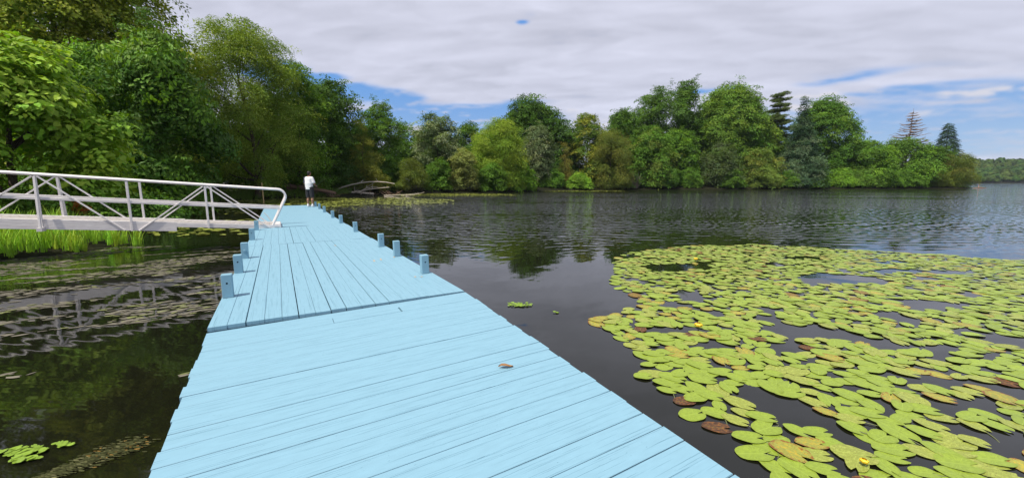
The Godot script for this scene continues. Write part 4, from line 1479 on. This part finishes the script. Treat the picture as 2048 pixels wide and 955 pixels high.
func weeds_left() -> void:
	var flake := flake_mesh()
	# grey brown scum in torn strips on the pool left of the dock
	var places := []
	var tints := []
	var nz := noise(95, 0.55, 3)
	var gate := noise(96, 0.25, 2)
	for k in 16000:
		var p := Vector2(rng.randf_range(-13, -2.6), rng.randf_range(-11.5, -3.6))
		var c := p - Vector2(DOCK.x, DOCK.z)
		if c.dot(Vector2(DV.x, DV.z)) > -0.08: continue
		# strips lie about parallel to the gangway
		var across := c.dot(Vector2(DU.x, DU.z))
		var along := c.dot(Vector2(DV.x, DV.z))
		var v := nz.get_noise_2d(along * 0.55, across * 2.6)
		if v < 0.08 + 0.5 * gate.get_noise_2d(along, across): continue
		if across < 0.4 + 0.0 * along: continue
		var sx := rng.randf_range(0.015, 0.055)
		var b := Basis.from_euler(Vector3(0, deg_to_rad(30) + rng.randfn(0, 0.3), 0)).scaled(Vector3(1, 1, 1))
		places.append(Transform3D(Basis(b.x * sx * 1.8, b.y * 0.05, b.z * sx * 0.7), Vector3(p.x, 0.003 + rng.randf() * 0.004, p.y)))
		var g := rng.randf_range(0.6, 1.2)
		tints.append(Color(0.15 * g, 0.14 * g, 0.11 * g) if rng.randf() < 0.8 else Color(0.16 * g, 0.18 * g, 0.07 * g))
	tag(scatter("pond_scum", flake, mats.scum, places, tints), "torn strips of grey brown scum floating left of the dock", "pond scum", "", "stuff")
	# dark tangled weed at the bottom left
	places = []
	tints = []
	for k in 1500:
		var t := rng.randf()
		var p := Vector2(lerpf(-2.98, -2.68, t) + rng.randfn(0, 0.025 + 0.035 * t), lerpf(-2.24, -2.66, t) + rng.randfn(0, 0.02 + 0.02 * t))
		var sx := rng.randf_range(0.004, 0.013)
		places.append(Transform3D(Basis.from_euler(Vector3(rng.randf_range(-0.3, 0.3), rng.randf() * TAU, 0)).scaled(Vector3(sx * 2.2, sx, sx * 0.6)), Vector3(p.x, 0.003 + rng.randf() * 0.012, p.y)))
		var g := rng.randf_range(0.5, 1.2)
		tints.append(Color(0.05 * g, 0.055 * g, 0.02 * g) if rng.randf() < 0.86 else Color(0.24 * g, 0.15 * g, 0.04 * g) if t > 0.55 and rng.randf() < 0.6 else Color(0.13 * g, 0.13 * g, 0.06 * g))
	tag(scatter("tangled_weed", flake, mats.scum, places, tints), "dark tangled waterweed with orange bits at the bottom left", "waterweed", "", "stuff")
	# small bright green floating leaves
	var small := pad_mesh(960)
	for e in [[[[-3.38, -2.54, 0.15, 0.06, 70], [-3.26, -2.47, 0.09, 0.03, 30], [-3.18, -2.62, 0.07, 0.02, 12]], 0.045, "bright green clump of small floating leaves at the lower left"], [[[0.10, -5.9, 0.20, 0.10, 60], [0.62, -5.55, 0.04, 0.03, 4]], 0.05, "small green clump of floating leaves alone on the open water right of the dock"], [[[-2.55, -3.15, 0.03, 0.03, 2], [-2.46, -2.98, 0.03, 0.02, 2]], 0.06, "two small green leaves drifting close to the dock's left edge"]]:
		places = []
		tints = []
		for c in e[0]:
			for k in c[4]:
				var a := rng.randf() * TAU
				var r := sqrt(rng.randf())
				var size: float = e[1] * rng.randf_range(0.7, 1.2)
				places.append(Transform3D(Basis.from_euler(Vector3(rng.randf_range(-0.15, 0.15), rng.randf() * TAU, rng.randf_range(-0.15, 0.15))).scaled(Vector3(size, size, size)), Vector3(c[0] + cos(a) * r * c[2], 0.008 + rng.randf() * 0.012, c[1] + sin(a) * r * c[3])))
				var f := rng.randf_range(0.75, 1.1)
				tints.append(Color(f * 0.9, f * 1.05, f * 0.9))
		tag(scatter("floating_leaves", small, mats.pad0, places, tints), e[2], "water plant", "", "stuff")

# =====================================================================  the angler
func sdf_mesh(bones: Array, cell: float, blend := 0.03, cuts := []) -> ArrayMesh:
	# bones: [a, b, radius at a, radius at b]; smooth union of tapered capsules, meshed with surface nets
	var lo := Vector3.ONE * 1e9
	var hi := -lo
	for b in bones:
		for i in 2:
			var r: Vector3 = Vector3.ONE * (b[2 + i] + blend + cell * 2.0)
			lo = lo.min(b[i] - r)
			hi = hi.max(b[i] + r)
	var nx := int((hi.x - lo.x) / cell) + 2
	var ny := int((hi.y - lo.y) / cell) + 2
	var nz := int((hi.z - lo.z) / cell) + 2
	var f := PackedFloat32Array()
	f.resize(nx * ny * nz)
	f.fill(9.0)
	for b in bones:
		var a: Vector3 = b[0]
		var d: Vector3 = b[1] - a
		var dd := maxf(d.length_squared(), 1e-8)
		var rm := maxf(b[2], b[3]) + blend + cell * 2.0
		var l := ((a.min(b[1]) - Vector3.ONE * rm - lo) / cell).floor()
		var h := ((a.max(b[1]) + Vector3.ONE * rm - lo) / cell).ceil()
		for i in range(maxi(0, int(l.x)), mini(nx, int(h.x))):
			for j in range(maxi(0, int(l.y)), mini(ny, int(h.y))):
				for k in range(maxi(0, int(l.z)), mini(nz, int(h.z))):
					var p := lo + Vector3(i, j, k) * cell
					var t := clampf((p - a).dot(d) / dd, 0, 1)
					var v := (p - a - d * t).length() - lerpf(b[2], b[3], t)
					var at := (i * ny + j) * nz + k
					var o := f[at]
					var q := maxf(blend - absf(o - v), 0.0) / blend
					f[at] = minf(o, v) - q * q * blend * 0.25
	for cut in cuts:      # planes (normal, offset): what lies beyond them is cut away
		for i in nx:
			for j in ny:
				for k in nz:
					var at := (i * ny + j) * nz + k
					f[at] = maxf(f[at], (lo + Vector3(i, j, k) * cell).dot(cut[0]) - cut[1])
	var ids := {}
	var verts := PackedVector3Array()
	for i in nx - 1:
		for j in ny - 1:
			for k in nz - 1:
				var inside := 0
				var sum := Vector3.ZERO
				var n := 0
				var c := []
				for m in 8:
					var v := f[((i + (m & 1)) * ny + j + ((m >> 1) & 1)) * nz + k + (m >> 2)]
					c.append(v)
					if v < 0: inside += 1
				if inside == 0 or inside == 8: continue
				for m in 8:
					for ax in [1, 2, 4]:
						if m & ax: continue
						var v0: float = c[m]
						var v1: float = c[m | ax]
						if (v0 < 0) == (v1 < 0): continue
						var t := v0 / (v0 - v1)
						sum += Vector3(m & 1, (m >> 1) & 1, m >> 2) + Vector3(1 if ax == 1 else 0, 1 if ax == 2 else 0, 1 if ax == 4 else 0) * t
						n += 1
				ids[Vector3i(i, j, k)] = verts.size()
				verts.append(lo + (Vector3(i, j, k) + sum / n) * cell)
	var s := st()
	s.set_smooth_group(0)
	for v in verts: s.add_vertex(v)
	for key in ids:
		var i: int = key.x
		var j: int = key.y
		var k: int = key.z
		var v0 := f[(i * ny + j) * nz + k]
		for ax in 3:
			var e := Vector3i(1 if ax == 0 else 0, 1 if ax == 1 else 0, 1 if ax == 2 else 0)
			var v1 := f[((i + e.x) * ny + j + e.y) * nz + k + e.z]
			if (v0 < 0) == (v1 < 0): continue
			var u := Vector3i(e.z, e.x, e.y)
			var w := Vector3i(e.y, e.z, e.x)
			var q := [key, key - u, key - u - w, key - w]
			if not (ids.has(q[1]) and ids.has(q[2]) and ids.has(q[3])): continue
			var n := [ids[q[0]], ids[q[1]], ids[q[2]], ids[q[3]]]
			if v0 >= 0: n.reverse()
			for m in [0, 2, 1, 0, 3, 2]: s.add_index(n[m])
	s.generate_normals()
	return s.commit()

func angler() -> void:
	# he stands with his back to the viewer; local -z is the way he faces
	var o := thing("person", "person in white and navy T-shirt and dark shorts fishing from the dock end", "person", Vector3(-10.62, 0.545, -21.25), deg_to_rad(-12))
	var skin := mat(Color(0.30, 0.155, 0.095), 0.55)
	var white := mat(Color(0.74, 0.74, 0.76), 0.85)
	var navy := mat(Color(0.022, 0.026, 0.045), 0.85)
	var dark := mat(Color(0.020, 0.020, 0.024), 0.85)
	var hair := mat(Color(0.012, 0.010, 0.009), 0.7)
	var shoe := mat(Color(0.70, 0.70, 0.70), 0.7)
	var R := 1.0
	var hipL := Vector3(-0.10, 0.93, 0)
	var hipR := Vector3(0.10, 0.93, 0)
	var kneeL := Vector3(-0.115, 0.50, -0.02)
	var kneeR := Vector3(0.125, 0.50, -0.03)
	var ankL := Vector3(-0.12, 0.085, 0.01)
	var ankR := Vector3(0.14, 0.085, 0.0)
	var shL := Vector3(-0.205, 1.48, 0.0)
	var shR := Vector3(0.205, 1.48, 0.0)
	var elL := Vector3(-0.285, 1.20, -0.03)
	var elR := Vector3(0.30, 1.20, -0.02)
	var wrL := Vector3(-0.12, 1.10, -0.26)
	var wrR := Vector3(0.20, 1.07, -0.26)
	var head := Vector3(0.02, 1.715, -0.035)
	var body := [[hipL, kneeL, 0.085, 0.058], [hipR, kneeR, 0.085, 0.058], [kneeL, kneeL.lerp(ankL, 0.35) + Vector3(0, 0, 0.015), 0.055, 0.060], [kneeR, kneeR.lerp(ankR, 0.35) + Vector3(0, 0, 0.015), 0.055, 0.060], [kneeL.lerp(ankL, 0.35) + Vector3(0, 0, 0.015), ankL, 0.060, 0.038], [kneeR.lerp(ankR, 0.35) + Vector3(0, 0, 0.015), ankR, 0.060, 0.038],
		[ankL, ankL + Vector3(0, -0.04, -0.13), 0.036, 0.03], [ankR, ankR + Vector3(0.02, -0.04, -0.13), 0.036, 0.03], [Vector3(0, 0.98, 0), Vector3(0, 1.2, 0), 0.135, 0.14], [Vector3(-0.07, 1.25, 0), Vector3(-0.09, 1.42, 0.01), 0.10, 0.10], [Vector3(0.07, 1.25, 0), Vector3(0.09, 1.42, 0.01), 0.10, 0.10], [Vector3(-0.1, 1.48, 0), Vector3(0.1, 1.48, 0), 0.075, 0.075], [Vector3(0, 1.48, 0), Vector3(0.01, 1.62, -0.02), 0.062, 0.056],
		[shL, elL, 0.056, 0.042], [shR, elR, 0.056, 0.042], [elL, wrL, 0.043, 0.028], [elR, wrR, 0.043, 0.028]]
	var bm := sdf_mesh(body, 0.014, 0.035)
	put("body", bm, skin, o)
	# head: skull, jaw, nose, ears, brow
	var hb := [[head + Vector3(0, 0.02, 0.012), head + Vector3(0, 0.02, -0.015), 0.088, 0.082], [head + Vector3(0, -0.05, -0.035), head + Vector3(0, -0.075, -0.06), 0.058, 0.036], [head + Vector3(0, 0.0, -0.088), head + Vector3(0, -0.03, -0.108), 0.010, 0.014], [head + Vector3(-0.083, -0.005, 0.005), head + Vector3(-0.09, 0.015, 0.012), 0.014, 0.018], [head + Vector3(0.083, -0.005, 0.005), head + Vector3(0.09, 0.015, 0.012), 0.014, 0.018], [head + Vector3(-0.035, 0.022, -0.08), head + Vector3(0.035, 0.022, -0.08), 0.012, 0.012], [head + Vector3(-0.018, -0.062, -0.088), head + Vector3(0.018, -0.062, -0.088), 0.008, 0.008], [Vector3(0.005, 1.55, -0.01), head + Vector3(0, -0.05, 0.0), 0.056, 0.06]]
	put("head", sdf_mesh(hb, 0.007, 0.018), skin, o)
	var hr := [[head + Vector3(0, 0.045, 0.018), head + Vector3(0, 0.045, -0.02), 0.092, 0.08], [head + Vector3(0, -0.01, 0.035), head + Vector3(0, -0.045, 0.04), 0.074, 0.055]]
	put("hair", sdf_mesh(hr, 0.009, 0.02, [[Vector3(0, -0.45, -0.9), -0.45 * (head.y + 0.03) - 0.9 * (head.z - 0.035)]]), hair, o)
	var torso := [[Vector3(0, 0.95, 0), Vector3(0, 1.22, 0), 0.155, 0.155], [Vector3(0, 1.22, 0.0), Vector3(0, 1.42, 0.01), 0.15, 0.125], [Vector3(-0.085, 0.95, 0), Vector3(-0.085, 1.2, 0), 0.125, 0.125], [Vector3(0.085, 0.95, 0), Vector3(0.085, 1.2, 0), 0.125, 0.125], [Vector3(-0.08, 1.2, 0), Vector3(-0.10, 1.43, 0.01), 0.122, 0.11], [Vector3(0.08, 1.2, 0), Vector3(0.10, 1.43, 0.01), 0.122, 0.11], [Vector3(-0.12, 1.485, 0), Vector3(0.12, 1.485, 0), 0.078, 0.078], [shR, shR.lerp(elR, 0.75), 0.076, 0.074]]
	put("shirt", sdf_mesh(torso, 0.012, 0.035, [[Vector3.DOWN, -0.90], [Vector3.LEFT, 0.165]]), white, o)
	var side := [[Vector3(-0.11, 0.95, 0), Vector3(-0.11, 1.2, 0), 0.126, 0.126], [Vector3(-0.11, 1.2, 0), Vector3(-0.125, 1.43, 0.01), 0.122, 0.11], [Vector3(-0.15, 1.485, 0), shL, 0.077, 0.07], [shL, shL.lerp(elL, 0.75), 0.078, 0.076]]
	put("shirt_side", sdf_mesh(side, 0.012, 0.035, [[Vector3.DOWN, -0.90], [Vector3.RIGHT, -0.163]]), navy, o)
	var sh := [[hipL + Vector3(0, 0.06, 0), kneeL + Vector3(0, 0.02, 0), 0.125, 0.105], [hipR + Vector3(0, 0.06, 0), kneeR + Vector3(0, 0.02, 0), 0.125, 0.105], [Vector3(-0.07, 0.97, 0), Vector3(0.07, 0.97, 0), 0.13, 0.13]]
	put("shorts", sdf_mesh(sh, 0.012, 0.02, [[Vector3.DOWN, -0.50]]), dark, o)
	for e in [[ankL, 0.0], [ankR, 0.02]]:
		var a: Vector3 = e[0]
		var m := sdf_mesh([[a + Vector3(0, -0.035, 0.03), a + Vector3(e[1], -0.045, -0.15), 0.046, 0.040], [a + Vector3(0, 0.0, 0.01), a + Vector3(0, 0.045, 0.01), 0.046, 0.044]], 0.009, 0.02, [[Vector3.DOWN, -0.002]])
		put("shoe", m, shoe, o)
	for e in [[wrL, Vector3(0.5, 0.0, -0.85), 1.0], [wrR, Vector3(-0.35, 0.05, -0.93), -1.0]]:
		put("hand", hand_mesh(e[0], e[1], e[2]), skin, o)
	# the rod he holds in both hands, pointing out over the water
	var s := st()
	var grip: Vector3 = (wrL + wrR) / 2 + Vector3(0.0, 0.0, -0.075)
	add_tube(s, [grip + Vector3(0.06, -0.06, 0.16), grip + Vector3(-0.06, 0.05, -0.3)], [0.013, 0.011], 8)
	var rod := put("fishing_rod", done(s), mats.hole)
	rod.transform = o.transform
	tag(rod, "slim dark fishing rod held by the person at the dock end", "fishing rod")
	s = st()
	add_tube(s, bend(grip + Vector3(-0.06, 0.05, -0.3), grip + Vector3(-0.5, 0.45, -1.9), Vector3(0, 0.04, 0), 6), taper(0.006, 0.002, 7), 6)
	put("rod_tip", done(s), mats.hole, rod)

func hand_mesh(wrist: Vector3, dir: Vector3, side: float) -> ArrayMesh:
	var d := dir.normalized()
	var x := d.cross(UP).normalized() * side
	var down := x.cross(d).normalized()
	if down.y > 0: down = -down
	var palm := wrist + d * 0.045
	var b := [[wrist, wrist + d * 0.03, 0.026, 0.027]]
	for k in 4:
		var off := x * (k - 1.5) * 0.021
		b.append([wrist + d * 0.03 + off * 0.7, wrist + d * 0.085 + off, 0.016, 0.013])
		var kn := wrist + d * 0.088 + off
		var len: float = [0.9, 1.0, 0.95, 0.75][k]
		var mid := kn + (d * 0.55 + down * 0.83) * 0.036 * len
		var tip := mid + (d * -0.5 + down * 0.86) * 0.028 * len
		b.append([kn, mid, 0.0095, 0.0088])
		b.append([mid, tip, 0.0088, 0.0075])
	var th := palm - x * 0.028
	b.append([th, th - x * 0.022 + d * 0.03 + down * 0.012, 0.0125, 0.0105])
	b.append([th - x * 0.022 + d * 0.03 + down * 0.012, th - x * 0.008 + d * 0.052 + down * 0.032, 0.0105, 0.0085])
	return sdf_mesh(b, 0.005, 0.006)

# =====================================================================  small things
func small_things() -> void:
	var s := st()
	add_tube(s, [Vector3(0, -1.0, 0), Vector3(-0.02, 0.7, 0), Vector3(-0.05, 1.78, 0)], [0.05, 0.045, 0.04], 8, 0.04)
	tag(put("wooden_stake", done(s), mat(Color(0.50, 0.37, 0.17), 0.8)), "pale wooden stake standing in the water behind the gangway's end", "stake").position = Vector3(-20.9, 0, -34)
	var o := thing("channel_marker", "thin pinkish marker pole on driftwood off the tip of the point", "marker", Vector3(132.2, 0, -115.0))
	s = st()
	add_tube(s, [Vector3(0, -0.5, 0), Vector3(0, 1.1, 0)], [0.06, 0.05], 8)
	put("pole", done(s), mat(Color(0.55, 0.30, 0.22), 0.7), o)
	s = st()
	add_tube(s, bend(Vector3(-1.9, 0.0, 0), Vector3(2.1, 0.02, 0.3), Vector3(0, 0.12, 0), 6), [0.05, 0.1, 0.16, 0.2, 0.16, 0.1, 0.05], 7, 0.15)
	put("log", done(s), mats.root, o)
	# curled dry leaf on the nearest boards
	s = st()
	var pts := [[0.0, 0.0], [0.025, 0.016], [0.055, 0.02], [0.085, 0.013], [0.11, 0.0]]
	for k in 4:
		for d in [-1.0, 1.0]:
			var a := Vector3(pts[k][0], 0.006 + 0.008 * sin(k * 1.3), 0)
			var b := Vector3(pts[k + 1][0], 0.006 + 0.008 * sin((k + 1) * 1.3), 0)
			quad(s, a, b, b + Vector3(0, 0.010, d * pts[k + 1][1]), a + Vector3(0, 0.010, d * pts[k][1]))
	var dry := mat(Color(0.25, 0.13, 0.05), 0.8)
	dry.cull_mode = BaseMaterial3D.CULL_DISABLED
	var lf := put("dry_leaf", done(s), dry)
	tag(lf, "curled brown dry leaf lying on the nearest dock boards", "leaf")
	lf.position = Vector3(-0.10, 0.507, -2.78)
	lf.rotation.y = 0.15
